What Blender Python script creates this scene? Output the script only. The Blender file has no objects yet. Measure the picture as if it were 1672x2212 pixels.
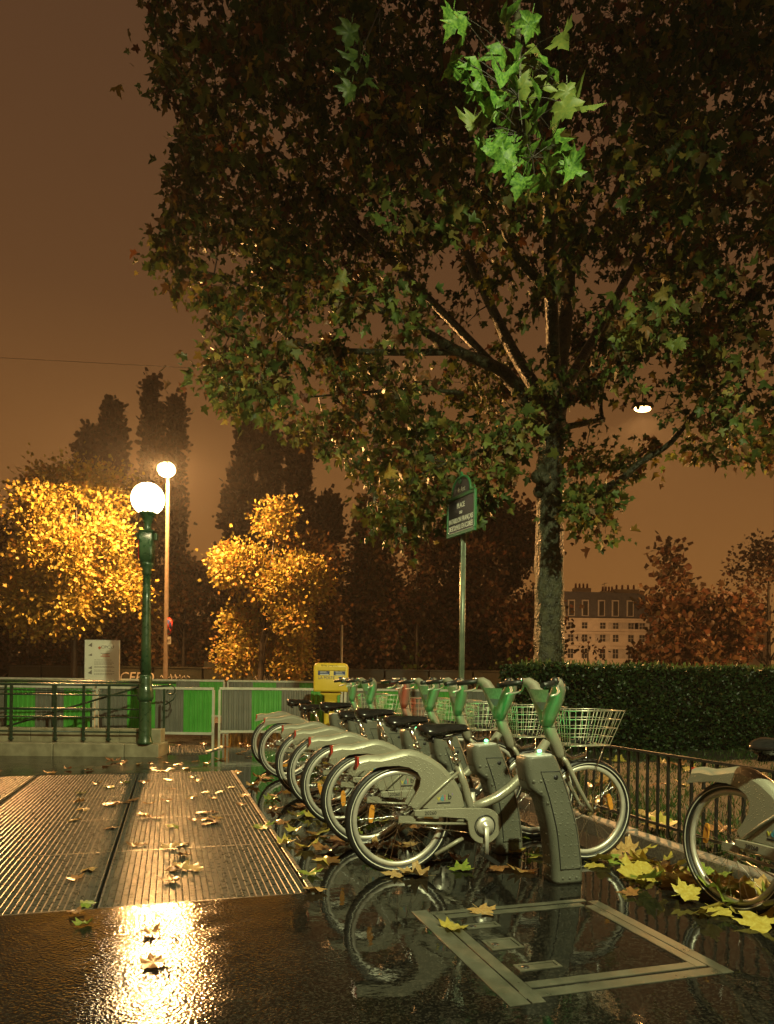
import bpy, math, random
import numpy as np
from mathutils import Vector, Matrix, noise as mnoise
random.seed(11); rng = np.random.default_rng(11)
PI = math.pi
sc = bpy.context.scene
C = sc.collection

# ------------------------------------------------------------------ camera, sky, exposure
FPX, CXP, CYP, WP, HP = 1550.0, 836.0, 1470.0, 1672.0, 2212.0     # focal length and horizon point, in units of a 1672x2212 picture
CAMZ, ROLL = 1.15, math.radians(0.7)
cam = bpy.data.cameras.new('camera'); camo = bpy.data.objects.new('camera', cam); C.objects.link(camo)
cam.sensor_fit = 'VERTICAL'; cam.sensor_height = 36.0; cam.sensor_width = 36.0 * WP / HP
cam.lens = 36.0 * FPX / HP
cam.shift_y = (CYP - HP / 2) / HP
cam.clip_start = 0.05; cam.clip_end = 1500
camo.location = (0, 0, CAMZ)
camo.rotation_euler = (Matrix.Rotation(PI / 2, 3, 'X') @ Matrix.Rotation(ROLL, 3, 'Z')).to_euler()
sc.camera = camo
sc.view_settings.view_transform = 'Standard'; sc.view_settings.look = 'None'
sc.view_settings.exposure = 0.0; sc.view_settings.gamma = 1.0; sc.view_settings.use_curve_mapping = False
sc.render.engine = 'CYCLES'
sc.cycles.use_denoising = True; sc.cycles.use_adaptive_sampling = True; sc.cycles.adaptive_threshold = 0.02
sc.cycles.max_bounces = 6; sc.cycles.diffuse_bounces = 2; sc.cycles.glossy_bounces = 4
sc.cycles.transmission_bounces = 3; sc.cycles.transparent_max_bounces = 4
sc.cycles.sample_clamp_indirect = 4.0
sc.cycles.caustics_reflective = False; sc.cycles.caustics_refractive = False

world = bpy.data.worlds.new('World'); sc.world = world; world.use_nodes = True
wn = world.node_tree.nodes; wl = world.node_tree.links; wn.clear()
wo = wn.new('ShaderNodeOutputWorld'); wb = wn.new('ShaderNodeBackground'); wt = wn.new('ShaderNodeTexCoord')
ws = wn.new('ShaderNodeSeparateXYZ'); wr = wn.new('ShaderNodeValToRGB')
wl.new(wt.outputs['Generated'], ws.inputs[0]); wl.new(ws.outputs['Z'], wr.inputs[0])
els = wr.color_ramp.elements
els[0].position = 0.0; els[0].color = (0.262, 0.110, 0.025, 1)
els[1].position = 1.0; els[1].color = (0.050, 0.026, 0.016, 1)
e = els.new(0.18); e.color = (0.206, 0.086, 0.022, 1)
e = els.new(0.45); e.color = (0.110, 0.048, 0.017, 1)
wl.new(wr.outputs[0], wb.inputs[0]); wb.inputs[1].default_value = 1.08      # low cloud lit by the city
wl.new(wb.outputs[0], wo.inputs[0])

def lamp(name, kind, loc, power, color, radius=0.1, parent=None, aim=None, cone=None, blend=0.3):
    d = bpy.data.lights.new(name, kind); d.energy = power; d.color = color; d.shadow_soft_size = radius
    o = bpy.data.objects.new(name, d); C.objects.link(o); o.location = loc
    if kind == 'SPOT':
        d.spot_size = math.radians(cone); d.spot_blend = blend
        o.rotation_euler = Vector(aim).to_track_quat('-Z', 'Y').to_euler()
    if parent: o.parent = parent
    return o
SODIUM = (1.0, 0.47, 0.14)
# the street lantern of the square the camera stands under: cut off above, so the crown over it stays dark
lamp('square_lantern_light', 'SPOT', (2.3, -1.7, 7.6), 5400, (0.93, 0.96, 0.50), 0.12, aim=(-0.15, 0.62, -1.0), cone=116, blend=0.5)

# ------------------------------------------------------------------ frames: world X right, Y into the picture; u,v = axes of the square
UT = math.radians(16.86); UC, US = math.cos(UT), math.sin(UT)
def W(u, v, z=0.0): return Vector((u * UC - v * US, u * US + v * UC, z))
def at(px, py, Y):
    dx, dy = px - CXP, py - CYP; c, s = math.cos(ROLL), math.sin(ROLL)
    a, b = (dx * c + dy * s) / FPX, (-dx * s + dy * c) / FPX
    return Vector((a * Y, Y, CAMZ - b * Y))
def ground(px, py, z=0.0):
    dx, dy = px - CXP, py - CYP; c, s = math.cos(ROLL), math.sin(ROLL)
    a, b = (dx * c + dy * s) / FPX, (-dx * s + dy * c) / FPX
    Y = (CAMZ - z) / b
    return Vector((a * Y, Y, z))
def project(P):
    P = np.asarray(P, float); a = P[..., 0] / P[..., 1]; b = (CAMZ - P[..., 2]) / P[..., 1]
    c, s = math.cos(ROLL), math.sin(ROLL)
    return np.stack([CXP + FPX * (a * c - b * s), CYP + FPX * (a * s + b * c)], -1)

# ------------------------------------------------------------------ mesh helpers
class MB:
    def __init__(s): s.v = []; s.f = []; s.sm = []
    def add(s, vs, fs, smooth=False):
        n = len(s.v); s.v += [tuple(p) for p in vs]; s.f += [tuple(i + n for i in f) for f in fs]; s.sm += [smooth] * len(fs); return s
    def box(s, x0, x1, y0, y1, z0, z1):
        return s.add([(x0,y0,z0),(x1,y0,z0),(x1,y1,z0),(x0,y1,z0),(x0,y0,z1),(x1,y0,z1),(x1,y1,z1),(x0,y1,z1)],
                     [(3,2,1,0),(4,5,6,7),(0,1,5,4),(1,2,6,5),(2,3,7,6),(3,0,4,7)])
    def quad(s, a, b, c, d): return s.add([a, b, c, d], [(0, 1, 2, 3)])
    def tube(s, pts, r, seg=8, cap=True, smooth=True, squash=None, jit=0.0, closed=False):
        pts = [Vector(p) for p in pts]; n = len(pts)
        if not hasattr(r, '__len__'): r = [r] * n
        vs = []; up = None
        for i, p in enumerate(pts):
            if closed: t = pts[(i + 1) % n] - pts[i - 1]
            else: t = pts[min(i + 1, n - 1)] - pts[max(i - 1, 0)]
            if t.length < 1e-9: t = Vector((0, 0, 1))
            t.normalize()
            if up is None:
                up = Vector((0, 0, 1)) if abs(t.z) < 0.9 else Vector((0, 1, 0))
            a = up - t * up.dot(t)
            if a.length < 1e-5: a = t.orthogonal()
            a.normalize(); b = t.cross(a); up = a
            for k in range(seg):
                w = 2 * PI * k / seg; rr = r[i] * (1 + (random.random() - .5) * jit)
                ca, sa = math.cos(w) * rr, math.sin(w) * rr
                if squash: sa *= squash
                vs.append(p + a * ca + b * sa)
        fs = []
        for i in range(n if closed else n - 1):
            j = (i + 1) % n
            for k in range(seg):
                l = (k + 1) % seg
                fs.append((i*seg+k, i*seg+l, j*seg+l, j*seg+k))
        s.add(vs, fs, smooth)
        if cap and not closed:
            m = len(s.v) - len(vs)
            s.f.append(tuple(m + k for k in range(seg))[::-1]); s.sm.append(False)
            s.f.append(tuple(m + (n-1)*seg + k for k in range(seg))); s.sm.append(False)
        return s
    def lathe(s, prof, seg=24, c=(0, 0, 0), smooth=True, flute=0.0):
        vs = []; fs = []; n = len(prof)
        for r, z in prof:
            for k in range(seg):
                w = 2 * PI * k / seg; rr = r * (1 - (flute if k % 2 else 0))
                vs.append((c[0] + rr * math.cos(w), c[1] + rr * math.sin(w), c[2] + z))
        for i in range(n - 1):
            for k in range(seg):
                l = (k + 1) % seg; fs.append((i*seg+k, i*seg+l, (i+1)*seg+l, (i+1)*seg+k))
        fs.append(tuple(range(seg))[::-1]); fs.append(tuple((n-1)*seg + k for k in range(seg)))
        return s.add(vs, fs, smooth)
    def prism(s, poly, y0, y1):             # polygon in the x,z plane, extruded along y
        n = len(poly); vs = [(x, y0, z) for x, z in poly] + [(x, y1, z) for x, z in poly]
        fs = [tuple(range(n)), tuple(range(2*n-1, n-1, -1))] + [(i, n+i, n+(i+1) % n, (i+1) % n) for i in range(n)]
        return s.add(vs, fs)
    def loft(s, rings, smooth=True, cap=True):
        n = len(rings[0]); vs = [p for r in rings for p in r]; fs = []
        for i in range(len(rings) - 1):
            for k in range(n):
                l = (k + 1) % n; fs.append((i*n+k, i*n+l, (i+1)*n+l, (i+1)*n+k))
        if cap: fs.append(tuple(range(n))[::-1]); fs.append(tuple((len(rings)-1)*n + k for k in range(n)))
        return s.add(vs, fs, smooth)
    def torus(s, R, r, c=(0, 0, 0), S=48, seg=8, axis='Y', squash=None):
        pts = []
        for i in range(S):
            w = 2 * PI * i / S
            if axis == 'Y': pts.append((c[0] + R*math.cos(w), c[1], c[2] + R*math.sin(w)))
            else: pts.append((c[0] + R*math.cos(w), c[1] + R*math.sin(w), c[2]))
        vs = []; fs = []
        for i in range(S):
            w = 2 * PI * i / S
            for k in range(seg):
                q = 2 * PI * k / seg; rr = R + r*math.cos(q); h = r*math.sin(q) * (squash or 1)
                if axis == 'Y': vs.append((c[0]+rr*math.cos(w), c[1]+h, c[2]+rr*math.sin(w)))
                else: vs.append((c[0]+rr*math.cos(w), c[1]+rr*math.sin(w), c[2]+h))
        for i in range(S):
            j = (i+1) % S
            for k in range(seg): l = (k+1) % seg; fs.append((i*seg+k, i*seg+l, j*seg+l, j*seg+k))
        return s.add(vs, fs, True)
    def sphere(s, c, r, seg=16, rings=10, sq=(1, 1, 1)):
        rr = []
        for i in range(rings + 1):
            t = PI * (0.02 + 0.96 * i / rings)
            rr.append([(c[0]+r*sq[0]*math.sin(t)*math.cos(2*PI*k/seg), c[1]+r*sq[1]*math.sin(t)*math.sin(2*PI*k/seg), c[2]-r*sq[2]*math.cos(t)) for k in range(seg)])
        return s.loft(rr)
    def mesh(s, name):
        m = bpy.data.meshes.new(name); m.from_pydata(s.v, [], s.f)
        m.polygons.foreach_set('use_smooth', s.sm); m.update(); return m
    def build(s, name, mat, parent=None, loc=None, rotz=0.0, bevel=0.0):
        return obj(name, s.mesh(name), mat, parent, loc, rotz, bevel)
def obj(name, me, mat, parent=None, loc=None, rotz=0.0, bevel=0.0):
    o = bpy.data.objects.new(name, me); C.objects.link(o)
    if mat and not me.materials: me.materials.append(mat)
    if loc is not None: o.location = loc
    o.rotation_euler.z = rotz
    if parent: o.parent = parent
    if bevel:
        b = o.modifiers.new('bevel', 'BEVEL'); b.width = bevel; b.segments = 2; b.limit_method = 'ANGLE'; b.angle_limit = 0.6
    return o
def tag(o, label=None, cat=None, group=None, kind=None):
    if label: o['label'] = label
    if cat: o['category'] = cat
    if group: o['group'] = group
    if kind: o['kind'] = kind
    return o
def thing(name, label, cat, loc=(0, 0, 0), rotz=0.0, group=None):
    o = bpy.data.objects.new(name, None); C.objects.link(o); o.location = loc; o.rotation_euler.z = rotz
    o.empty_display_size = 0.1
    return tag(o, label, cat, group)
def copy_tree(o, parent=None):
    c = o.copy(); C.objects.link(c); c.parent = parent
    for ch in list(o.children): copy_tree(ch, c)
    return c
def rr_section(x0, x1, y0, y1, z, rad, n=4):       # rounded rectangle ring
    out = []
    for cx, cy, a0 in ((x1-rad, y1-rad, 0), (x0+rad, y1-rad, PI/2), (x0+rad, y0+rad, PI), (x1-rad, y0+rad, 1.5*PI)):
        for k in range(n + 1):
            a = a0 + PI/2*k/n; out.append((cx + rad*math.cos(a), cy + rad*math.sin(a), z))
    return out
_tc = {}
def text_mesh(body, size, extrude=0.0015, bold=0.0, sx=1.0, align='LEFT', shear=0.0):
    key = (body, size, extrude, bold, sx, align, shear)
    if key in _tc: return _tc[key]
    cu = bpy.data.curves.new('lettering', 'FONT'); cu.body = body; cu.size = size; cu.extrude = extrude; cu.offset = bold
    cu.align_x = align; cu.shear = shear; cu.resolution_u = 3
    o = bpy.data.objects.new('lettering', cu); C.objects.link(o)
    dg = bpy.context.evaluated_depsgraph_get(); dg.update()
    m = bpy.data.meshes.new_from_object(o.evaluated_get(dg))
    bpy.data.objects.remove(o); bpy.data.curves.remove(cu)
    n = len(m.vertices); co = np.empty(n * 3, np.float32); m.vertices.foreach_get('co', co); co = co.reshape(-1, 3)
    out = np.stack([co[:, 0] * sx, -co[:, 2], co[:, 1]], -1)           # stand it up: x right, z up, facing -y
    m.vertices.foreach_set('co', out.ravel()); m.update()
    m.materials.clear(); _tc[key] = m
    return m
def lettering(body, size, mat, parent, x, y, z, **k):
    m = text_mesh(body, size, **k).copy(); m.materials.clear()
    return obj('lettering', m, mat, parent, (x, y, z))

# ------------------------------------------------------------------ materials
def nodes(name):
    m = bpy.data.materials.new(name); m.use_nodes = True
    return m, m.node_tree.nodes, m.node_tree.links, m.node_tree.nodes['Principled BSDF']
def noise_mat(name, c1, c2, scale=20, rough=0.5, rough2=None, metal=0.0, bump=0.0, bscale=None, spec=0.5, detail=4, coat=0.0, bdist=0.01, drops=0.0):
    m, n, l, b = nodes(name)
    tc = n.new('ShaderNodeTexCoord'); nz = n.new('ShaderNodeTexNoise'); nz.inputs['Scale'].default_value = scale; nz.inputs['Detail'].default_value = detail
    l.new(tc.outputs['Object'], nz.inputs['Vector'])
    cr = n.new('ShaderNodeValToRGB'); cr.color_ramp.elements[0].position = .32; cr.color_ramp.elements[1].position = .68
    cr.color_ramp.elements[0].color = (*c1, 1); cr.color_ramp.elements[1].color = (*c2, 1)
    l.new(nz.outputs[0], cr.inputs[0]); l.new(cr.outputs[0], b.inputs['Base Color'])
    b.inputs['Roughness'].default_value = rough; b.inputs['Metallic'].default_value = metal
    b.inputs['Specular IOR Level'].default_value = spec; b.inputs['Coat Weight'].default_value = coat; b.inputs['Coat Roughness'].default_value = 0.08
    if rough2 is not None:
        mr = n.new('ShaderNodeMapRange'); mr.inputs[3].default_value = rough; mr.inputs[4].default_value = rough2
        mr.inputs[1].default_value = .3; mr.inputs[2].default_value = .7
        l.new(nz.outputs[0], mr.inputs[0]); l.new(mr.outputs[0], b.inputs['Roughness'])
    last = None
    if bump:
        n2 = n.new('ShaderNodeTexNoise'); n2.inputs['Scale'].default_value = bscale or scale * 4; n2.inputs['Detail'].default_value = 3
        l.new(tc.outputs['Object'], n2.inputs['Vector'])
        bp = n.new('ShaderNodeBump'); bp.inputs['Strength'].default_value = bump; bp.inputs['Distance'].default_value = bdist
        l.new(n2.outputs[0], bp.inputs['Height']); last = bp
    if drops:                                   # rain drops standing on the paint
        vo = n.new('ShaderNodeTexVoronoi'); vo.inputs['Scale'].default_value = drops; vo.inputs['Randomness'].default_value = 1
        l.new(tc.outputs['Object'], vo.inputs['Vector'])
        mr = n.new('ShaderNodeMapRange'); mr.inputs[1].default_value = 0.0; mr.inputs[2].default_value = 0.28; mr.inputs[3].default_value = 1; mr.inputs[4].default_value = 0
        l.new(vo.outputs['Distance'], mr.inputs[0])
        b2 = n.new('ShaderNodeBump'); b2.inputs['Strength'].default_value = .6; b2.inputs['Distance'].default_value = 0.004
        l.new(mr.outputs[0], b2.inputs['Height'])
        if last: l.new(last.outputs[0], b2.inputs['Normal'])
        last = b2
    if last: l.new(last.outputs[0], b.inputs['Normal'])
    return m
def emit(name, col, s):
    m, n, l, b = nodes(name); b.inputs['Base Color'].default_value = (*col, 1)
    b.inputs['Emission Color'].default_value = (*col, 1); b.inputs['Emission Strength'].default_value = s; return m
def leaf_mat(name, trans=0.35, rough=0.35, gain=1.0):
    m, n, l, b = nodes(name); out = n['Material Output']
    at_ = n.new('ShaderNodeAttribute'); at_.attribute_name = 'tint'
    b.inputs['Roughness'].default_value = rough; b.inputs['Specular IOR Level'].default_value = 0.3
    tr = n.new('ShaderNodeBsdfTranslucent'); mx = n.new('ShaderNodeMixShader'); mx.inputs[0].default_value = trans
    l.new(at_.outputs['Color'], b.inputs['Base Color']); l.new(at_.outputs['Color'], tr.inputs['Color'])
    l.new(b.outputs[0], mx.inputs[1]); l.new(tr.outputs[0], mx.inputs[2]); l.new(mx.outputs[0], out.inputs[0]); return m
def flat_leaf_mat(name, c, c2, trans=0.3, rough=0.3, spec=0.5):
    m, n, l, b = nodes(name); out = n['Material Output']
    tc = n.new('ShaderNodeTexCoord'); nz = n.new('ShaderNodeTexNoise'); nz.inputs['Scale'].default_value = 9
    oi = n.new('ShaderNodeObjectInfo'); ad = n.new('ShaderNodeVectorMath'); ad.operation = 'ADD'
    l.new(tc.outputs['Object'], ad.inputs[0]); l.new(oi.outputs['Location'], ad.inputs[1]); l.new(ad.outputs[0], nz.inputs['Vector'])
    cr = n.new('ShaderNodeValToRGB'); cr.color_ramp.elements[0].position = .35; cr.color_ramp.elements[1].position = .65
    cr.color_ramp.elements[0].color = (*c, 1); cr.color_ramp.elements[1].color = (*c2, 1)
    l.new(nz.outputs[0], cr.inputs[0]); l.new(cr.outputs[0], b.inputs['Base Color'])
    b.inputs['Roughness'].default_value = rough; b.inputs['Specular IOR Level'].default_value = spec
    tr = n.new('ShaderNodeBsdfTranslucent'); mx = n.new('ShaderNodeMixShader'); mx.inputs[0].default_value = trans
    l.new(cr.outputs[0], tr.inputs['Color']); l.new(b.outputs[0], mx.inputs[1]); l.new(tr.outputs[0], mx.inputs[2]); l.new(mx.outputs[0], out.inputs[0]); return m

def wet_asphalt():
    m, n, l, b = nodes('wet_asphalt')
    tc = n.new('ShaderNodeTexCoord'); sp = n.new('ShaderNodeSeparateXYZ'); l.new(tc.outputs['Object'], sp.inputs[0])
    def nz(scale, detail=3):
        t = n.new('ShaderNodeTexNoise'); t.inputs['Scale'].default_value = scale; t.inputs['Detail'].default_value = detail
        l.new(tc.outputs['Object'], t.inputs['Vector']); return t.outputs[0]
    def math_(op, a, bb):
        t = n.new('ShaderNodeMath'); t.operation = op
        for i, q in enumerate((a, bb)):
            if hasattr(q, 'links'): l.new(q, t.inputs[i])
            else: t.inputs[i].default_value = q
        return t.outputs[0]
    def rng_(a, f0, f1, t0, t1):
        t = n.new('ShaderNodeMapRange'); t.interpolation_type = 'SMOOTHSTEP'; l.new(a, t.inputs[0])
        for i, q in enumerate((f0, f1, t0, t1)): t.inputs[1 + i].default_value = q
        return t.outputs[0]
    big = nz(1.3, 4)
    # standing water: a film that lies along the dock row (u from 0.7) and in patches beyond the grating
    film = rng_(math_('ADD', sp.outputs['X'], math_('MULTIPLY', math_('SUBTRACT', big, 0.5), 1.7)), 0.30, 0.72, 0.0, 1.0)
    patch = rng_(big, 0.52, 0.60, 0.0, 0.8)
    far = rng_(sp.outputs['Y'], 8.7, 9.4, 0.0, 1.0)
    wetm = math_('MAXIMUM', film, math_('MULTIPLY', patch, far))
    fine = n.new('ShaderNodeTexVoronoi'); fine.inputs['Scale'].default_value = 80; l.new(tc.outputs['Object'], fine.inputs['Vector'])
    fine2 = nz(260, 2)
    h = math_('ADD', math_('MULTIPLY', fine.outputs['Distance'], 1.0), math_('MULTIPLY', nz(70, 1), 1.2))
    dry_r = rng_(nz(5, 4), 0.35, 0.65, 0.06, 0.15)
    mix = n.new('ShaderNodeMix'); mix.data_type = 'FLOAT'; l.new(wetm, mix.inputs[0]); l.new(dry_r, mix.inputs[2]); mix.inputs[3].default_value = 0.035
    l.new(mix.outputs[0], b.inputs['Roughness'])
    bp = n.new('ShaderNodeBump'); bp.inputs['Distance'].default_value = 0.004
    l.new(rng_(wetm, 0, 1, 0.20, 0.012), bp.inputs['Strength']); l.new(h, bp.inputs['Height'])
    b2 = n.new('ShaderNodeBump'); b2.inputs['Strength'].default_value = 0.05; b2.inputs['Distance'].default_value = 0.02
    l.new(nz(9, 2), b2.inputs['Height']); l.new(bp.outputs[0], b2.inputs['Normal']); l.new(b2.outputs[0], b.inputs['Normal'])
    cr = n.new('ShaderNodeValToRGB'); cr.color_ramp.elements[0].color = (.005, .005, .0045, 1); cr.color_ramp.elements[1].color = (.026, .024, .019, 1)
    ag = n.new('ShaderNodeTexVoronoi'); ag.inputs['Scale'].default_value = 130; l.new(tc.outputs['Object'], ag.inputs['Vector']); ags = n.new('ShaderNodeSeparateColor'); l.new(ag.outputs['Color'], ags.inputs[0])
    cr.color_ramp.elements[0].position = .55; l.new(ags.outputs[0], cr.inputs[0]); l.new(cr.outputs[0], b.inputs['Base Color'])
    b.inputs['IOR'].default_value = 1.40; b.inputs['Specular IOR Level'].default_value = 0.42
    return m

M = {}
M['asphalt'] = wet_asphalt()
M['road'] = noise_mat('road_asphalt', (.02, .018, .016), (.05, .045, .04), 30, .22, .4, bump=.4, bscale=90)
M['soil'] = noise_mat('lawn_soil', (.010, .010, .006), (.026, .024, .012), 12, .7, bump=.6, bscale=40)
M['grate'] = noise_mat('wet_galvanised_steel', (.040, .042, .034), (.085, .082, .068), 30, .22, .40, spec=.8)
M['pit'] = noise_mat('pit_concrete', (.02, .02, .018), (.04, .038, .034), 6, .8)
M['paint'] = noise_mat('champagne_grey_paint', (.265, .258, .195), (.31, .30, .23), 3, .34, .42, metal=.25, bump=.05, bscale=160, coat=.35, drops=85)
M['paint_dark'] = noise_mat('dock_grey_paint', (.105, .11, .085), (.135, .14, .11), 5, .40, .5, metal=.15, bump=.15, bscale=240, coat=.15, drops=70)
M['rubber'] = noise_mat('tyre_rubber', (.012, .012, .012), (.02, .02, .019), 60, .42, bump=.3, bscale=200)
M['rim'] = noise_mat('brushed_aluminium', (.55, .54, .47), (.68, .66, .58), 12, .35, .48, metal=.55)
M['chrome'] = noise_mat('chrome', (.65, .64, .60), (.75, .74, .7), 20, .16, .26, metal=1.0)
M['wire'] = noise_mat('zinc_wire', (.50, .47, .38), (.68, .64, .52), 40, .28, .4, metal=.75)
M['vinyl'] = noise_mat('black_vinyl', (.010, .010, .010), (.018, .017, .016), 30, .16, .24, spec=.6, drops=60)
M['plastic'] = noise_mat('black_plastic', (.015, .015, .015), (.03, .03, .028), 60, .35, bump=.2)
M['amber'] = noise_mat('amber_reflector', (.55, .22, .03), (.65, .30, .05), 60, .25)
M['red'] = noise_mat('red_reflector', (.42, .03, .02), (.55, .05, .03), 60, .2)
M['white_band'] = noise_mat('reflective_band', (.6, .6, .52), (.75, .74, .65), 40, .4)
M['sticker'] = noise_mat('map_sticker', (.42, .44, .42), (.62, .64, .60), 60, .3)
M['mauve'] = noise_mat('mauve_sticker', (.30, .20, .36), (.40, .28, .46), 60, .3)
M['black_print'] = noise_mat('black_print', (.012, .012, .015), (.02, .02, .022), 60, .5)
for k, c in dict(yel=(.55, .50, .05), blu=(.06, .35, .50), pnk=(.62, .12, .22), grn=(.30, .48, .10), vio=(.28, .18, .5)).items():
    M[k] = noise_mat(k + '_print', c, tuple(x * .85 for x in c), 60, .45)
M['led_green'] = emit('green_lamp', (.12, 1.0, .35), 9); M['led_red'] = emit('red_lamp', (1.0, .10, .03), 14)
M['iron'] = noise_mat('green_cast_iron', (.022, .060, .026), (.045, .10, .042), 14, .22, .40, bump=.35, bscale=70, bdist=.004, coat=.3)
M['iron_dark'] = noise_mat('dark_green_railing_paint', (.012, .032, .018), (.025, .05, .028), 20, .25, .4, bump=.2)
M['fence'] = noise_mat('black_fence_paint', (.010, .010, .009), (.02, .019, .016), 30, .35)
M['stone'] = noise_mat('wet_limestone', (.22, .20, .13), (.36, .33, .22), 7, .32, .55, bump=.3, bscale=60)
M['kerb'] = noise_mat('granite', (.10, .09, .075), (.22, .20, .17), 60, .35, .5, bump=.4, bscale=120)
M['sheet_green'] = noise_mat('green_sheet_steel', (.06, .30, .04), (.085, .35, .05), 5, .34, .5, bump=.05)
M['sheet_grey'] = noise_mat('grey_sheet_steel', (.13, .135, .11), (.17, .17, .14), 5, .36, .5, bump=.05)
M['galv'] = noise_mat('white_frame_paint', (.42, .42, .34), (.56, .56, .46), 10, .4, .55)
M['yellow'] = noise_mat('postal_yellow_enamel', (.62, .44, .03), (.70, .50, .05), 4, .3, .45, bump=.05)
M['yellow_dark'] = noise_mat('slot_shadowed_yellow', (.42, .30, .03), (.48, .35, .04), 8, .4)
M['blue'] = noise_mat('blue_enamel', (.02, .04, .16), (.03, .06, .20), 30, .35)
M['white'] = noise_mat('white_print', (.66, .66, .58), (.78, .78, .70), 30, .45)
M['navy'] = noise_mat('sign_enamel', (.020, .022, .030), (.040, .040, .045), 60, .30, .45, bump=.3, bscale=120)
M['sign_green'] = noise_mat('sign_green_enamel', (.02, .13, .045), (.04, .20, .07), 30, .3, .45)
M['post'] = noise_mat('grey_green_post', (.10, .13, .09), (.16, .19, .13), 10, .28, .4, metal=.3, drops=60)
M['bark'] = noise_mat('wet_plane_bark', (.016, .020, .010), (.085, .088, .046), 9, .24, .6, bump=1.0, bscale=24, bdist=.05)
M['twig'] = noise_mat('twig_bark', (.018, .014, .010), (.04, .032, .022), 20, .5, bump=.4)
M['leaves'] = leaf_mat('plane_leaves', .30, .5)
M['far_leaves'] = leaf_mat('distant_leaves', .28, .5)
M['hedge'] = leaf_mat('hedge_leaves', .15, .4)
M['grass'] = leaf_mat('grass_blades', .25, .4)
M['hedge_core'] = noise_mat('hedge_core', (.006, .009, .004), (.012, .016, .007), 10, .9)
M['leaf_brown'] = flat_leaf_mat('brown_leaf', (.20, .085, .03), (.33, .16, .06), .15, .28)
M['leaf_tan'] = flat_leaf_mat('tan_leaf', (.34, .20, .07), (.46, .30, .12), .15, .25)
M['leaf_yellow'] = flat_leaf_mat('yellow_leaf', (.40, .30, .05), (.50, .42, .10), .2, .28)
M['leaf_green'] = flat_leaf_mat('green_leaf', (.14, .22, .03), (.30, .33, .06), .25, .3)
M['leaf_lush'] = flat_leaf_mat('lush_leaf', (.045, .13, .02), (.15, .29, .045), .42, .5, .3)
M['globe'] = emit('opal_globe', (1.0, .78, .42), 26)
M['lens'] = emit('sodium_lens', (1.0, .66, .26), 70)
M['lens_far'] = emit('far_sodium_lens', (1.0, .58, .20), 14)
M['pole'] = noise_mat('lamp_mast_steel', (.16, .13, .10), (.22, .18, .14), 10, .4)
M['bench'] = noise_mat('dark_green_box_paint', (.020, .026, .016), (.045, .045, .028), 8, .35, .5, bump=.2)
M['zinc'] = noise_mat('box_lid_zinc', (.16, .13, .09), (.24, .20, .14), 8, .35, .5, metal=.4)
M['quay'] = noise_mat('quay_stone', (.10, .085, .06), (.20, .17, .12), 6, .5, bump=.4, bscale=20)
M['facade'] = noise_mat('limestone_facade', (.40, .33, .24), (.50, .42, .31), .8, .7)
M['slate'] = noise_mat('slate_roof', (.035, .033, .034), (.06, .056, .055), 3, .5)
M['glass'] = noise_mat('dark_window', (.015, .014, .014), (.03, .028, .026), 3, .15)
M['shutter'] = noise_mat('pale_joinery', (.30, .26, .20), (.38, .33, .26), 3, .6)
M['terracotta'] = noise_mat('terracotta', (.22, .08, .04), (.30, .12, .06), 5, .7)
M['poster'] = noise_mat('poster_paper', (.72, .74, .62), (.80, .82, .70), 3, .35)
M['print_grey'] = noise_mat('grey_print', (.16, .15, .12), (.22, .21, .16), 60, .5)
M['print_red'] = noise_mat('red_print', (.50, .12, .05), (.58, .17, .08), 60, .5)
M['graffiti'] = noise_mat('pale_spray_paint', (.50, .46, .38), (.60, .56, .48), 30, .5)
M['metal_frame'] = noise_mat('hatch_steel', (.085, .088, .066), (.17, .17, .13), 9, .26, .45, metal=.45, bump=.2, bscale=120, bdist=.003)
M['hatch_fill'] = M['asphalt']

# ------------------------------------------------------------------ the ground
HOLES = [(-2.56, 0.74, 3.82, 9.13), (0.0, 0.58, 11.15, 12.75)]
def paving():
    us = sorted({-60.0, -2.56, 0.0, 0.58, 0.74, 3.08}); vs = sorted({-12.0, 3.82, 9.13, 11.15, 12.75, 19.0})
    b = MB()
    for i in range(len(us) - 1):
        for j in range(len(vs) - 1):
            cu, cv = (us[i]+us[i+1])/2, (vs[j]+vs[j+1])/2
            if any(h[0] < cu < h[1] and h[2] < cv < h[3] for h in HOLES): continue
            b.quad((us[i], vs[j], 0), (us[i+1], vs[j], 0), (us[i+1], vs[j+1], 0), (us[i], vs[j+1], 0))
    b.quad((3.08, 13.4, 0), (60, 13.4, 0), (60, 19, 0), (3.08, 19, 0))
    return b
pav = paving().build('pavement', M['asphalt'], rotz=UT); tag(pav, kind='structure')
b = MB()
for h in HOLES:
    u0, u1, v0, v1 = h[0]-.01, h[1]+.01, h[2]-.01, h[3]+.01; z = -.55
    b.quad((u0,v0,z),(u1,v0,z),(u1,v1,z),(u0,v1,z)); b.quad((u0,v0,z),(u0,v0,-.004),(u1,v0,-.004),(u1,v0,z)); b.quad((u0,v1,z),(u1,v1,z),(u1,v1,-.004),(u0,v1,-.004))
    b.quad((u0,v0,z),(u0,v1,z),(u0,v1,-.004),(u0,v0,-.004)); b.quad((u1,v0,z),(u1,v0,-.004),(u1,v1,-.004),(u1,v1,z))
tag(b.build('grating_pit', M['pit'], rotz=UT), kind='structure')
tag(MB().quad((-400, -60, -.62), (400, -60, -.62), (400, 900, -.62), (-400, 900, -.62)).build('ground', M['soil']), kind='structure')
tag(MB().quad((-200, 17, -.012), (200, 17, -.012), (200, 31.5, -.012), (-200, 31.5, -.012)).build('road', M['road']), kind='structure')
kb = tag(bpy.data.objects.new('kerb', None), kind='structure'); C.objects.link(kb); kb.rotation_euler.z = UT
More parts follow.
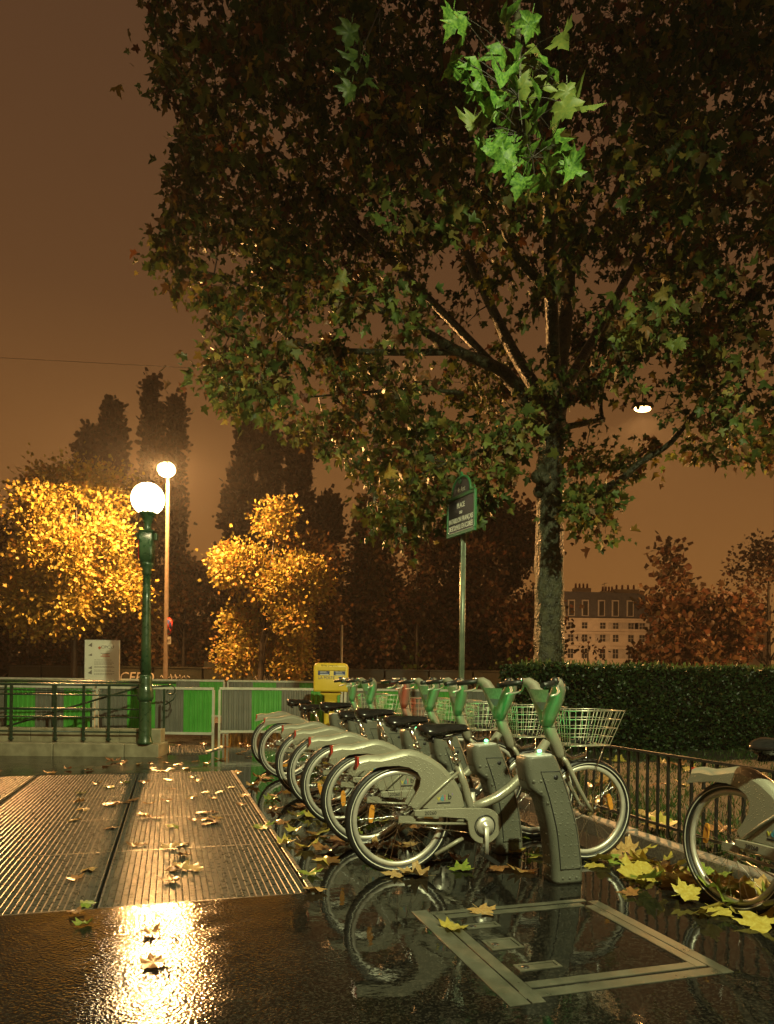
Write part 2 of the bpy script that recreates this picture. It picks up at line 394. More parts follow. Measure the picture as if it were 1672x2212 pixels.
km = MB().box(3.08, 3.20, 0.006, .994, -.1, .115).mesh('kerbstone')
for i in range(-4, 14):
    o = obj('kerbstone', km, M['kerb'], kb, (random.uniform(-.004, .004), i + 0.35, random.uniform(-.004, .003)), bevel=.012)
# planted bed behind the kerb
b = MB(); N = 26
vs = []; fs = []
for i in range(N + 1):
    for j in range(N + 1):
        u = 3.19 + 12 * (i/N)**1.4; v = -3.0 + 16.4 * j/N
        vs.append((u, v, .075 + .03*math.sin(u*3.1 + v*1.7)*math.sin(v*2.3) + (.0 if i == 0 else random.uniform(-.008, .008))))
for i in range(N):
    for j in range(N): q = i*(N+1)+j; fs.append((q, q+N+1, q+N+2, q+1))
tag(b.add(vs, fs, True).build('lawn_bed', M['soil'], rotz=UT), kind='structure')

# ------------------------------------------------------------------ leaf templates
def leaf_template(detail=2):
    half = [(.035, .0), (.20, -.09), (.50, -.10), (.38, .08), (.42, .17), (.70, .33), (.55, .40), (.50, .52), (.26, .47), (.29, .66), (.16, .72), (0, 1.0)]
    if detail == 1: half = [(.10, -.06), (.50, -.08), (.36, .12), (.68, .34), (.46, .48), (.26, .47), (.22, .72), (0, 1.0)]
    pts = [(0, 0)] + half + [(-x, y) for x, y in half[-2::-1]]
    return pts, (0, .34)
def leaf_mesh(name, size, curl=0.2, bend=0.2, stem=.35, detail=2, ripple=.03):
    pts, c = leaf_template(detail); r = random.Random(name)
    def zz(x, y): return curl*(x*x)*1.6 + bend*(y-.34)**2 + ripple*math.sin(9*x + 7*y + r.random()*.5)
    vs = [(c[0]*size, c[1]*size, zz(*c)*size)] + [(x*size*(1+r.uniform(-.06,.06)), y*size, (zz(x, y) + r.uniform(-.02, .02))*size) for x, y in pts]
    n = len(pts); fs = [(0, 1+i, 1+(i+1) % n) for i in range(n)]
    b = MB().add(vs, fs, True)
    if stem: b.add([(-.012*size,0,0),(.012*size,0,0),(.012*size,-stem*size,.05*size),(-.012*size,-stem*size,.05*size)], [(0,1,2,3)])
    return b.mesh(name)
def leaf_cloud(name, pos, tipd, size, tint, mat, parent=None, template=None, faces=None, kind=None, curl=.25):
    """many leaves as one mesh; pos (n,3), tipd (n,3) direction the tip points in"""
    n = len(pos)
    if template is None:
        pts, c = leaf_template(1); T = [(c[0], c[1], 0)] + [(x, y, 0) for x, y in pts]; k = len(pts)
        template = np.array([(x, y, curl*x*x + .2*(y-.3)**2) for x, y, z in T]); faces = [(0, 1+i, 1+(i+1) % k) for i in range(k)]
    T = np.asarray(template); k = len(T)
    d = tipd / np.linalg.norm(tipd, axis=1, keepdims=True)
    r = rng.normal(size=(n, 3)); a = np.cross(d, r); a /= np.linalg.norm(a, axis=1, keepdims=True); nn = np.cross(a, d)
    V = pos[:, None, :] + size[:, None, None] * (T[None, :, 0:1]*a[:, None, :] + T[None, :, 1:2]*d[:, None, :] + T[None, :, 2:3]*nn[:, None, :])
    F = np.asarray(faces); fl = F.shape[1]
    idx = (F[None] + (np.arange(n)*k)[:, None, None]).reshape(-1)
    me = bpy.data.meshes.new(name); me.vertices.add(n*k); me.vertices.foreach_set('co', V.astype(np.float32).ravel())
    nf = n*len(F); me.loops.add(nf*fl); me.loops.foreach_set('vertex_index', idx.astype(np.int32)); me.polygons.add(nf)
    me.polygons.foreach_set('loop_start', np.arange(0, nf*fl, fl, dtype=np.int32)); me.polygons.foreach_set('loop_total', np.full(nf, fl, np.int32))
    me.update(calc_edges=True)
    ca = me.attributes.new('tint', 'FLOAT_COLOR', 'POINT')
    col = np.ones((n, k, 4), np.float32); col[..., :3] = tint[:, None, :]
    ca.data.foreach_set('color', col.ravel())
    o = obj(name, me, mat, parent)
    if kind: tag(o, kind=kind)
    return o
QUADT = (np.array([(-.5, 0, .08), (.5, 0, .08), (.32, 1, .1), (-.32, 1, .1), (0, .5, -.06)]), [(0, 1, 4), (1, 2, 4), (2, 3, 4), (3, 0, 4)])
DIAM = (np.array([(0, 0, 0), (.42, .45, .12), (0, 1, 0), (-.42, .45, .12)]), [(0, 1, 2), (0, 2, 3)])
def palette(n, cols, weights, var=.25):
    cols = np.array(cols); w = np.array(weights, float); w /= w.sum()
    t = cols[rng.choice(len(cols), n, p=w)] * (1 + var*(rng.random((n, 1)) - .5)*2)
    return np.clip(t, .003, .9)

# ------------------------------------------------------------------ gratings
def make_grate(u0, u1, v0, v1, label, group='steel gratings over the vent pit', pitch=.034, cross=.024):
    t = thing('floor_grating', label, 'grating', W(u0, v0, 0), UT, group); w, L = u1-u0-.006, v1-v0-.006
    f = MB(); f.box(0, w, 0, .007, -.04, -.001); f.box(0, w, L-.007, L, -.04, -.001); f.box(0, .007, .0071, L-.0071, -.04, -.001); f.box(w-.007, w, .0071, L-.0071, -.04, -.001)
    f.build('frame', M['grate'], t)
    b = MB(); n = int(w/pitch)
    for i in range(1, n):
        x = w*i/n; q = .0030
        b.add([(x-q, .008, -.03), (x+q, .008, -.03), (x+q, L-.008, -.03), (x-q, L-.008, -.03), (x-q, .008, -.001), (x, .008, .0003), (x+q, .008, -.001), (x-q, L-.008, -.001), (x, L-.008, .0003), (x+q, L-.008, -.001)],
              [(0,4,7,3), (1,2,9,6), (4,5,8,7), (5,6,9,8)])
    tag(b.build('bearing_bars', M['grate'], t), kind='stuff')
    b = MB(); n = int(L/cross)
    for i in range(1, n):
        y = L*i/n; b.box(.008, w-.008, y-.0015, y+.0015, -.018, -.004)
    tag(b.build('cross_bars', M['grate'], t), kind='stuff')
vcuts = [3.83, 5.05, 6.20, 7.38, 8.25, 9.12]
ords = ['nearest the camera', 'second from the camera', 'third from the camera', 'fourth from the camera', 'farthest from the camera']
for i in range(5):
    make_grate(-.33, .735, vcuts[i], vcuts[i+1], f'wet steel grating, {ords[i]} in the row beside the bicycles')
    make_grate(-1.44, -.345, vcuts[i], vcuts[i+1], f'wet steel grating, {ords[i]} in the row left of the dark seam')
    if i > 1: make_grate(-2.55, -1.455, vcuts[i], vcuts[i+1], f'wet steel grating, {ords[i]} in the outermost row at the left edge')
make_grate(.005, .575, 11.16, 12.74, 'small wet steel grating in front of the green and grey barriers', 'small grating by the barriers', .05, .03)
t = MB().box(.742, .775, 3.80, 9.15, -.02, .0045).build('grating_edge', M['grate'], rotz=UT, bevel=.004); tag(t, 'thin wet steel edging strip along the gratings beside the bicycles', 'edging')

# ------------------------------------------------------------------ service hatch
def make_hatch():
    t = thing('service_hatch', 'paved service hatch with steel frame in front of the nearest dock', 'hatch', W(1.68, 2.87), UT)
    def X(u): return u - 1.68
    def Y(v): return v - 2.87
    def strip(u0, u1, v0, v1, z=.004, name='frame_strip'):
        MB().box(X(u0), X(u1), Y(v0), Y(v1), -.01, z).build(name, M['metal_frame'], t, bevel=.0015)
    strip(1.255, 1.31, 2.30, 3.30); strip(1.165, 1.248, 2.30, 3.38, .0035)      # left double strips
    strip(2.062, 2.112, 2.42, 3.235); strip(2.118, 2.175, 2.34, 3.30, .0035)
    strip(1.312, 2.060, 3.238, 3.285); strip(1.25, 2.116, 3.31, 3.345, .0035)
    strip(1.312, 2.060, 2.42, 2.47); strip(1.25, 2.116, 2.34, 2.40, .0035)
    for i, (u, v, w, h) in enumerate(((1.42, 3.10, .17, .062), (1.41, 2.86, .15, .12), (1.44, 2.60, .19, .066))):
        p = MB()
        x0, x1, y0, y1 = X(u)-w/2, X(u)+w/2, Y(v)-h/2, Y(v)+h/2; q = .014
        p.box(x0, x1, y0, y0+q, -.01, .0042); p.box(x0, x1, y1-q, y1, -.01, .0042); p.box(x0, x0+q, y0+q, y1-q, -.01, .0042); p.box(x1-q, x1, y0+q, y1-q, -.01, .0042)
        r = p.build('lifting_eye', M['metal_frame'], t)
        MB().box(x0+q+.004, x1-q-.004, y0+q+.004, y1-q-.004, -.01, .0030).build('cover', M['metal_frame'], r)
        MB().lathe([(.016, .001), (.016, .0048)], 14, (x0+.04, (y0+y1)/2, 0)).build('keyhole', M['plastic'], r)
make_hatch()

# ------------------------------------------------------------------ bicycle (local x forward from the rear wheel contact, y to its left)
def wheel(parent, x, z, front):
    w = thing('wheel', None, None); w.parent = parent; w.location = (x, 0, z)
    MB().torus(.308, .024, S=64, seg=10).build('tyre', M['rubber'], w)
    b = MB(); prof = [(.290, -.011), (.292, .011), (.262, .015), (.258, 0), (.262, -.015)]
    S = 64; rings = [[(r*math.cos(2*PI*i/S), y, r*math.sin(2*PI*i/S)) for r, y in prof] for i in range(S + 1)]
    b.loft(rings, True, False); b.build('rim', M['rim'], w)
    b = MB()
    for s in (-1, 1):
        a = [(.2985*math.cos(2*PI*i/S), s*.0232, .2985*math.sin(2*PI*i/S)) for i in range(S)]; c = [(.3035*math.cos(2*PI*i/S), s*.0242, .3035*math.sin(2*PI*i/S)) for i in range(S)]
        b.add(a + c, [(i, (i+1) % S, S+(i+1) % S, S+i) for i in range(S)])
    b.build('reflective_band', M['white_band'], w)
    b = MB(); hr = .040 if front else .034
    for i in range(32):
        a = 2*PI*i/32; s = 1 if i % 2 else -1; a2 = a + (.55 if (i//2) % 2 else -.55)
        b.tube([(hr*math.cos(a2), s*.030, hr*math.sin(a2)), (.262*math.cos(a), s*.004, .262*math.sin(a))], .0013, 4, False)
    b.build('spokes', M['chrome'], w)
    b = MB(); p = [(.012, -.06), (.012, -.036), (hr, -.034), (hr, -.026), (.022 if not front else .032, -.02), (.022 if not front else .032, .02), (hr, .026), (hr, .034), (.012, .036), (.012, .06)]
    rings = [[(r*math.cos(2*PI*k/16), y, r*math.sin(2*PI*k/16)) for k in range(16)] for r, y in p]; b.loft(rings); b.build('hub', M['chrome'], w)
    ang = 2.95 if not front else .25
    b = MB(); pl = [(-.009, -.052), (-.016, -.03), (-.016, .03), (-.009, .052), (.009, .052), (.016, .03), (.016, -.03), (.009, -.052)]
    b.prism(pl, -.012, -.002); o = b.build('reflector', M['amber'], w); o.location = (.175*math.cos(ang), 0, .175*math.sin(ang)); o.rotation_euler = (0, (PI/2 - ang - PI/2) if front else .1, 0)
    return w
def make_bike():
    t = thing('bicycle', '', 'bicycle')
    wheel(t, 0, .33, False); wheel(t, 1.28, .33, True)
    # rear fairing: a rounded hood over the wheel with two side skirts
    outer = [(-.262, .700), (-.20, .712), (-.127, .708), (-.06, .722), (.01, .738), (.06, .740), (.11, .730), (.19, .694), (.26, .648), (.326, .585), (.37, .525), (.40, .465), (.418, .392)]
    inner = [(.075, .392), (.052, .42), (.085, .465), (.115, .52), (.122, .568), (.10, .606), (.045, .636), (-.02, .648), (-.11, .645), (-.20, .630), (-.285, .612)]
    b = MB(); NC = 9; hw = .046; ins = []
    for i, p in enumerate(outer):
        a = Vector((*outer[max(i-1, 0)], 0)); c = Vector((*outer[min(i+1, len(outer)-1)], 0)); d = (c - a).normalized(); ins.append((d.y, -d.x))
    rings = []
    for (x, z), (nx, nz_) in zip(outer, ins):
        ring = []
        for k in range(NC):
            q = -1 + 2*k/(NC-1); drop = .034*(1 - math.sqrt(max(0, 1 - (q*q)**1.0)))
            ring.append((x + nx*drop, hw*q, z + nz_*drop))
        rings.append(ring)
    n = NC; vs = [p for r in rings for p in r]; fs = [(i*n+k, i*n+k+1, (i+1)*n+k+1, (i+1)*n+k) for i in range(len(rings)-1) for k in range(n-1)]
    b.add(vs, fs, True)
    top = [(x + nx*.034, z + nz_*.034) for (x, z), (nx, nz_) in zip(outer, ins)]
    poly = top + inner
    for s in (-1, 1):
        b.prism(poly, s*hw, s*(hw - .006))
    fen = b.build('rear_fairing', M['paint'], t)
    MB().box(-.268, -.256, -.03, .03, .625, .70).build('tail_reflector', M['red'], fen)
    for ch, col, x in (('v', 'yel', .225), ('é', 'blu', .247), ('l', 'pnk', .270), ('i', 'grn', .281), ('b', 'black_print', .294), ("'", 'vio', .319)):
        lettering(ch, .050, M[col], fen, x, -hw - .0018, .432 + (.006 if ch in "b'" else 0), extrude=.0008)
    MB().box(.226, .312, -hw-.0016, -hw-.0005, .413, .421).build('name_strip', M['black_print'], fen)
    # chain case, drive train
    ring = [(.526 + .108*math.cos(a), .272 + .108*math.sin(a)) for a in np.linspace(1.35, -2.75, 26)]
    cc = [(.072, .386), (.20, .390), (.35, .388), (.46, .384)] + ring + [(.418, .275), (.413, .305), (.395, .322), (.25, .338), (.10, .346), (.072, .352)]
    cs = MB().prism(cc, -.080, -.062).build('chain_case', M['paint'], t, bevel=.004)
    lettering('20260', .030, M['black_print'], cs, .135, -.0816, .356, extrude=.0006)
    cr = MB(); rg = [[(r*math.cos(2*PI*k/24) + .526, y, r*math.sin(2*PI*k/24) + .272) for k in range(24)] for r, y in ((.058, -.0805), (.056, -.090), (.034, -.094), (.020, -.100), (.012, -.112))]
    cr.loft(rg); cr.build('crank_boss', M['rim'], t)
    MB().torus(.066, .004, (.526, -.081, .272), 32, 6).build('crank_seam', M['plastic'], t)
    MB().loft([rr_section(-.016, .016, -.112, -.096, 0, .006), rr_section(-.012, .012, -.114, -.100, -.09, .005), rr_section(-.014, .014, -.116, -.102, -.178, .006)]).build('crank', M['rim'], t, (.527, 0, .272))
    MB().loft([rr_section(-.016, .016, .096, .112, 0, .006), rr_section(-.012, .012, .10, .114, .09, .005), rr_section(-.014, .014, .102, .116, .178, .006)]).build('crank', M['rim'], t, (.527, 0, .272))
    for s, z0 in ((-1, .092), (1, .452)):
        p = MB(); 
        for y in (.118, .155, .192): p.box(-.05, .05, s*y-.006, s*y+.006, -.012, .012)
        p.box(-.05, -.04, min(s*.118, s*.192), max(s*.118, s*.192), -.010, .010); p.box(.04, .05, min(s*.118, s*.192), max(s*.118, s*.192), -.010, .010)
        p.tube([(0, s*.104, 0), (0, s*.195, 0)], .008, 8)
        o = p.build('pedal', M['plastic'], t, (.527, 0, z0)); o.rotation_euler.y = .6 if s < 0 else .1
    f = MB()
    for s in (-1, 1):
        f.tube([(.06, s*.058, .352), (.20, s*.056, .478), (.30, s*.048, .556), (.372, s*.024, .60)], .0095, 8)
        f.tube([(.02, s*.056, .312), (.20, s*.058, .298), (.44, s*.05, .284)], .009, 8)
        f.box(-.02, .085, s*.058-.005, s*.058+.005, .312, .352)
    f.tube([(.476, 0, .30), (.468, 0, .372), (.42, 0, .52), (.374, 0, .640)], [.026, .026, .024, .021], 12)
    f.build('rear_frame', M['paint'], t)
    MB().tube([(.47, 0, .372), (.56, 0, .398), (.64, 0, .428), (.73, 0, .485), (.815, 0, .560), (.90, 0, .660), (.985, 0, .775)], [.030, .031, .031, .031, .031, .030, .028], 14).build('main_tube', M['paint'], t)
    MB().tube([(.09, -.07, .292), (.43, -.07, .232)], .004, 6).build('chain', M['chrome'], t)
    MB().tube([(.40, -.035, .195), (.36, -.035, .176), (.22, -.040, .106)], [.013, .013, .012], 10).build('kickstand', M['paint'], t)
    sp = MB().tube([(.376, 0, .630), (.304, 0, .812)], .0145, 12).build('seat_post', M['chrome'], t)
    c = MB().tube([(.364, 0, .655), (.354, 0, .680)], .021, 12); c.tube([(.372, -.05, .668), (.345, .04, .678)], .006, 6); c.tube([(.352, -.05, .700), (.336, -.05, .712)], .008, 6); c.build('seat_clamp', M['chrome'], sp)
    sd = []
    for x, zc, hw_, hh in ((.118, .862, .045, .020), (.128, .858, .082, .036), (.155, .852, .100, .046), (.20, .850, .100, .046), (.25, .852, .080, .040), (.30, .858, .050, .034), (.36, .862, .034, .028), (.42, .864, .026, .022), (.445, .860, .016, .012)):
        ring = []
        for k in range(16):
            a = 2*PI*k/16; cz = math.sin(a); sag = .010 if x > .2 else 0
            ring.append((x, hw_*math.cos(a), zc + hh*(cz if cz > 0 else cz*1.1) - (.014*abs(math.cos(a)) if cz > 0 else 0)))
        sd.append(ring)
    s_ = MB().loft(sd).build('saddle', M['vinyl'], t)
    sk = MB()
    for k in range(9):
        w_ = .018 + .002*(k % 2); sk.tube([(.19 + .012*math.sin(k), -.07 + .0175*k, .815), (.185, -.07 + .0175*k, .782)], .008, 6)
    sk.tube([(.20, -.035, .81), (.29, -.030, .80), (.40, -.01, .835)], .004, 6); sk.tube([(.20, .035, .81), (.29, .030, .80), (.40, .01, .835)], .004, 6)
    sk.build('saddle_springs', M['plastic'], s_)
    MB().tube([(.27, 0, .80), (.335, 0, .802)], .016, 10).build('saddle_clamp', M['chrome'], s_)
    # fork, head column
    f = MB()
    for s in (-1, 1): f.tube([(1.07, s*.012, .700), (1.105, s*.046, .640), (1.19, s*.052, .475), (1.255, s*.054, .37), (1.285, s*.056, .325)], [.018, .017, .015, .012, .011], 8)
    f.build('fork', M['paint'], t)
    hc = MB().tube([(1.092, 0, .655), (1.075, 0, .70), (1.02, 0, .81), (.996, 0, .872), (.986, 0, .915)], [.040, .046, .043, .043, .043], 16, squash=.92).build('head_column', M['paint'], t)
    MB().torus(.0435, .0022, (0, 0, 0), 24, 6, 'Z').build('seam', M['plastic'], hc, (.996, 0, .868))
    MB().tube([(1.085, 0, .715), (1.16, 0, .660), (1.235, 0, .676), (1.262, 0, .684)], [.014, .017, .020, .018], 10).build('headlamp', M['chrome'], t)
    # forked handlebar moulding
    b = MB()
    for s in (-1, 1):
        b.tube([(.986, s*.004, .885), (.984, s*.028, .945), (.985, s*.070, 1.005), (.985, s*.120, 1.065), (.972, s*.165, 1.122), (.946, s*.190, 1.150), (.915, s*.203, 1.152)], [.043, .051, .056, .054, .048, .038, .025], 14, squash=.84)
    hb = b.build('handlebar_moulding', M['paint'], t)
    b = MB(); b.add([(.950, -.012, .965), (.950, .012, .965), (.936, .075, 1.040), (.922, .128, 1.105), (.922, -.128, 1.105), (.936, -.075, 1.040)], [(0, 5, 2, 1), (5, 4, 3, 2)])
    b.add([(.985, -.03, .96), (.985, .03, .96), (.975, .12, 1.085), (.975, -.12, 1.085)], [(0, 1, 2, 3)])
    b.build('console', M['sticker'], hb)
    MB().add([(.9475, -.022, .975), (.9475, .022, .975), (.9385, .062, 1.025), (.9385, -.062, 1.025)], [(0, 3, 2, 1)]).build('console_band', M['mauve'], hb)
    for s in (-1, 1):
        g = MB().tube([(.925, s*.205, 1.150), (.88, s*.232, 1.144), (.79, s*.288, 1.130)], [.015, .0185, .0175], 12)
        for k in range(5): g.torus(.0185, .002, (.885 - .018*k, s*(.235 + .0112*k), 1.143 - .0025*k), 12, 4, 'Y')
        g.build('grip', M['plastic'], hb)
        g = MB().tube([(.928, s*.21, 1.140), (.93, s*.235, 1.095), (.90, s*.262, 1.078), (.85, s*.285, 1.070)], [.010, .008, .007, .006], 8); g.build('brake_lever', M['rim'], hb)
        g = MB().tube([(.93, s*.185, 1.170), (.965, s*.205, 1.175), (1.0, s*.20, 1.13), (1.015, s*.16, 1.06), (1.02, s*.08, .97)], .0035, 6); g.build('brake_cable', M['plastic'], hb)
    MB().sphere((.912, .222, 1.165), .022, 12, 8, (1, 1, .8)).build('bell', M['chrome'], hb)
    MB().sphere((.915, -.215, 1.158), .026, 12, 8, (1, 1, 1)).build('gear_shifter', M['plastic'], hb)
    # wire basket
    b = MB(); rw = .0027
    def rail(z, x0, x1, w0, w1, r=rw): b.tube([(x0, -w0, z), ((x0+x1)/2, -(w0+w1)/2, z), (x1, -w1, z), (x1, w1, z), ((x0+x1)/2, (w0+w1)/2, z), (x0, w0, z)], r, 5, False, closed=True)
    lev = [(.752, 1.085, 1.36, .115, .125), (.81, 1.078, 1.382, .124, .137), (.865, 1.07, 1.402, .133, .148), (.92, 1.062, 1.422, .142, .158), (.975, 1.05, 1.442, .150, .168)]
    for i, L_ in enumerate(lev): rail(*L_, r=rw*1.5 if i in (0, 4) else rw)
    for i in range(9):
        q = i/8
        def P(k, sy): z, x0, x1, w0, w1 = lev[k]; return (x0 + (x1-x0)*q, sy*(w0 + (w1-w0)*q), z)
        for sy in (-1, 1): b.tube([P(0, sy), P(2, sy), P(4, sy)], rw, 4, False)
        b.tube([P(0, -1), P(0, 1)], rw, 4, False)
    for i in range(1, 8):
        q = -1 + 2*i/8
        for e_ in (0, 1):
            def P2(k): z, x0, x1, w0, w1 = lev[k]; return (x1 if e_ else x0, q*(w1 if e_ else w0), z)
            b.tube([P2(0), P2(2), P2(4)], rw, 4, False)
        b.tube([(1.085, q*.115, .752), (1.36, q*.125, .752)], rw, 4, False)
    bk = b.build('basket', M['wire'], t)
    s_ = MB(); s_.tube([(1.29 + .02*math.cos(k*.9), -.02 + .012*math.sin(k*.9), .76 + k*.0042) for k in range(34)], .004, 4, False); s_.tube([(1.29, -.02, .755), (1.20, .02, .772), (1.15, -.03, .772)], .012, 6); s_.build('coiled_lock_cable', M['plastic'], bk)
    st = MB()
    for s in (-1, 1): st.tube([(1.34, s*.10, .752), (1.31, s*.06, .60), (1.285, s*.058, .34)], .0035, 5); st.tube([(1.15, s*.05, .752), (1.09, s*.03, .70)], .004, 5)
    st.build('basket_stay', M['chrome'], t)
    return t
bike0 = make_bike()
ordb = ['nearest the camera, the only one shown whole', 'second in the row from the camera', 'third in the row from the camera', 'fourth in the row from the camera', 'fifth in the row, lit red by its dock', 'sixth in the row, after the empty dock', 'farthest from the camera, beside the yellow letter box']
bike_v = [4.08, 4.81, 5.54, 6.27, 6.98, 8.30, 9.20]
for i, v in enumerate(bike_v):
    o = bike0 if i == 0 else copy_tree(bike0)
    o.location = W(1.32 + (0, .006, -.008, .004, .0, -.01, .005)[i], v); o.rotation_euler.z = UT
    o['label'] = 'grey docked bicycle with basket, ' + ordb[i]; o['group'] = 'bicycles locked in the dock row'
    if i: o.rotation_euler.z += random.uniform(-.022, .022); o.rotation_euler.x = random.uniform(-.012, .02)
    dz = (0, .012, .03, -.02, .035, -.03, .0)[i]
    for c in o.children:
        if c.name.startswith(('saddle', 'seat_post')): c.location.z += dz; c.location.x -= dz*.4
    for c in o.children:                       # bars left at slightly different angles
        if c.name.startswith('handlebar_moulding') and i:
            ang = (0, .14, -.10, .06, -.16, .10, -.06)[i]; c.rotation_euler.z = ang; p_ = Vector((.985, 0, 0)); c.location = p_ - Matrix.Rotation(ang, 3, 'Z') @ p_
    for c in o.children:                       # each wheel stopped at its own angle
        if c.name.startswith('wheel'): c.rotation_euler.y = 0 if i == 0 else random.uniform(0, 6.28)
o = copy_tree(bike0); o.location = W(2.74, 2.97); o.rotation_euler.z = UT - PI/2 + .10
o.rotation_euler.x = math.radians(-2)
o['label'] = 'grey bicycle standing by the kerb at the right edge, only part of it shown'; o['group'] = 'bicycle by the kerb'

# ------------------------------------------------------------------ docks
def make_dock():
    t = thing('bicycle_dock', '', 'bicycle dock')          # local x = u - 2.18, y = v, front face at -0.10
    prof = [(0, -.070, .122), (.02, -.072, .124), (.15, -.080, .115), (.305, -.104, .092), (.40, -.130, .066), (.47, -.155, .044), (.505, -.170, .033), (.530, -.215, .024), (.56, -.237, .012), (.62, -.250, -.012), (.68, -.258, -.040), (.715, -.258, -.060), (.725, -.250, -.068)]
    hy = .080
    rings = []
    for z, x0, x1 in prof:
        ring = rr_section(x0, x1, -hy, hy, z, .042, 5)
        if z > .66: ring = [(x, y, z + .05*(x - x0)*(z - .66)/.065) for x, y, _ in ring]
        rings.append(ring)
    MB().loft(rings).build('body', M['paint_dark'], t)
    def edges(z):
        for (z0, a0, b0), (z1, a1, b1) in zip(prof, prof[1:]):
            if z0 <= z <= z1: q = (z - z0)/(z1 - z0); return a0 + (a1-a0)*q, b0 + (b1-b0)*q
        return prof[-1][1:]
    zs = np.linspace(.085, .645, 15); b = MB(); L_, R_ = [], []
    for z in zs:
        z = float(z); x1 = edges(z)[1]; x0 = x1 - (.162 - .012*(z/.65)); L_.append((x0 + .003, z)); R_.append((x1 - .028, z))
    poly = L_ + R_[::-1]; b.prism(poly[::-1], -hy - .0035, -hy + .01)
    dr = b.build('door', M['paint_dark'], t, bevel=.0015)
    loop = [(x, -hy - .0028, z) for x, z in L_] + [(x, -hy - .0028, z) for x, z in R_[::-1]]
    MB().tube(loop, .0028, 5, False, closed=True).build('door_seam', M['black_print'], dr)
    rg = [[(.014*math.cos(2*PI*k/14), y, .014*math.sin(2*PI*k/14)) for k in range(14)] for y in (-hy + .005, -hy - .006)]
    MB().loft(rg).build('door_lock', M['black_print'], dr, ((L_[-2][0] + R_[-2][0])/2 + .018, 0, .612))
    b = MB(); r = .0075
    for i, z in enumerate(np.arange(.035, .60, .062)):
        x0, x1 = edges(float(z)); 
        for j in range(6):
            x = x1 - .045 - j*.044 + (.011 if i % 2 else -.011)
            if x < x0 + .03: 
                continue
            y = -hy - (.0035 if L_[0][0] else 0)
            b.add([(x-r, y+.001, z-r), (x+r, y+.001, z-r), (x+r, y+.001, z+r), (x-r, y+.001, z+r), (x, y-.0065, z)], [(0,1,4),(1,2,4),(2,3,4),(3,0,4)], True)
        for j in range(3):
            y = -.03 + j*.03; x = x0
            b.add([(x+.001, y-r, z-r), (x+.001, y+r, z-r), (x+.001, y+r, z+r), (x+.001, y-r, z+r), (x-.0065, y, z)], [(1,0,4),(2,1,4),(3,2,4),(0,3,4)], True)
    tag(b.build('studs', M['paint_dark'], t), kind='stuff')
    cp = MB(); cp.loft([[(x*.92 - .014, y*.92, z) for x, y, z in rings[-1]], [(x*.88 - .02, y*.86, z + .006) for x, y, z in rings[-1]]]); cp.build('reader_cap', M['sticker'], t)
    MB().box(-.03, .05, .078, .30, .44, .50).build('lock_jaw', M['paint_dark'], t, bevel=.008)
    MB().sphere((-.125, .02, .752), .013, 12, 6, (1, 1, .7)).build('status_light', M['led_green'], t)
    return t
dock0 = make_dock()
dv = [3.70, 4.43, 5.16, 5.89, 6.61, 7.30, 7.93, 8.82]
dlab = ['nearest the camera, in full light', 'second in the row, half shaded by the nearest one', 'third in the row', 'fourth in the row', 'fifth in the row, with a red light', 'sixth in the row, standing empty', 'seventh in the row', 'farthest in the row']
for i, v in enumerate(dv):
    o = dock0 if i == 0 else copy_tree(dock0)
    o.location = W(2.18, v); o.rotation_euler.z = UT
    o['label'] = 'grey curved studded bicycle dock, ' + dlab[i]; o['group'] = 'bicycle docks in a row'
    red = i == 4
    if red:
        for c in o.children:
            if c.name.startswith('status_light'): c.data = c.data.copy(); c.data.materials.clear(); c.data.materials.append(M['led_red'])
for i, v in enumerate(dv):
    p = W(2.18 - .125, v + .02, .770)
    lamp('dock_status_glow', 'SPOT', p, 3.6 if i != 4 else 4.6, (.02, 1.0, .16) if i != 4 else (1.0, .07, .02), .012, aim=W(.34, .16, .33), cone=100, blend=.6)

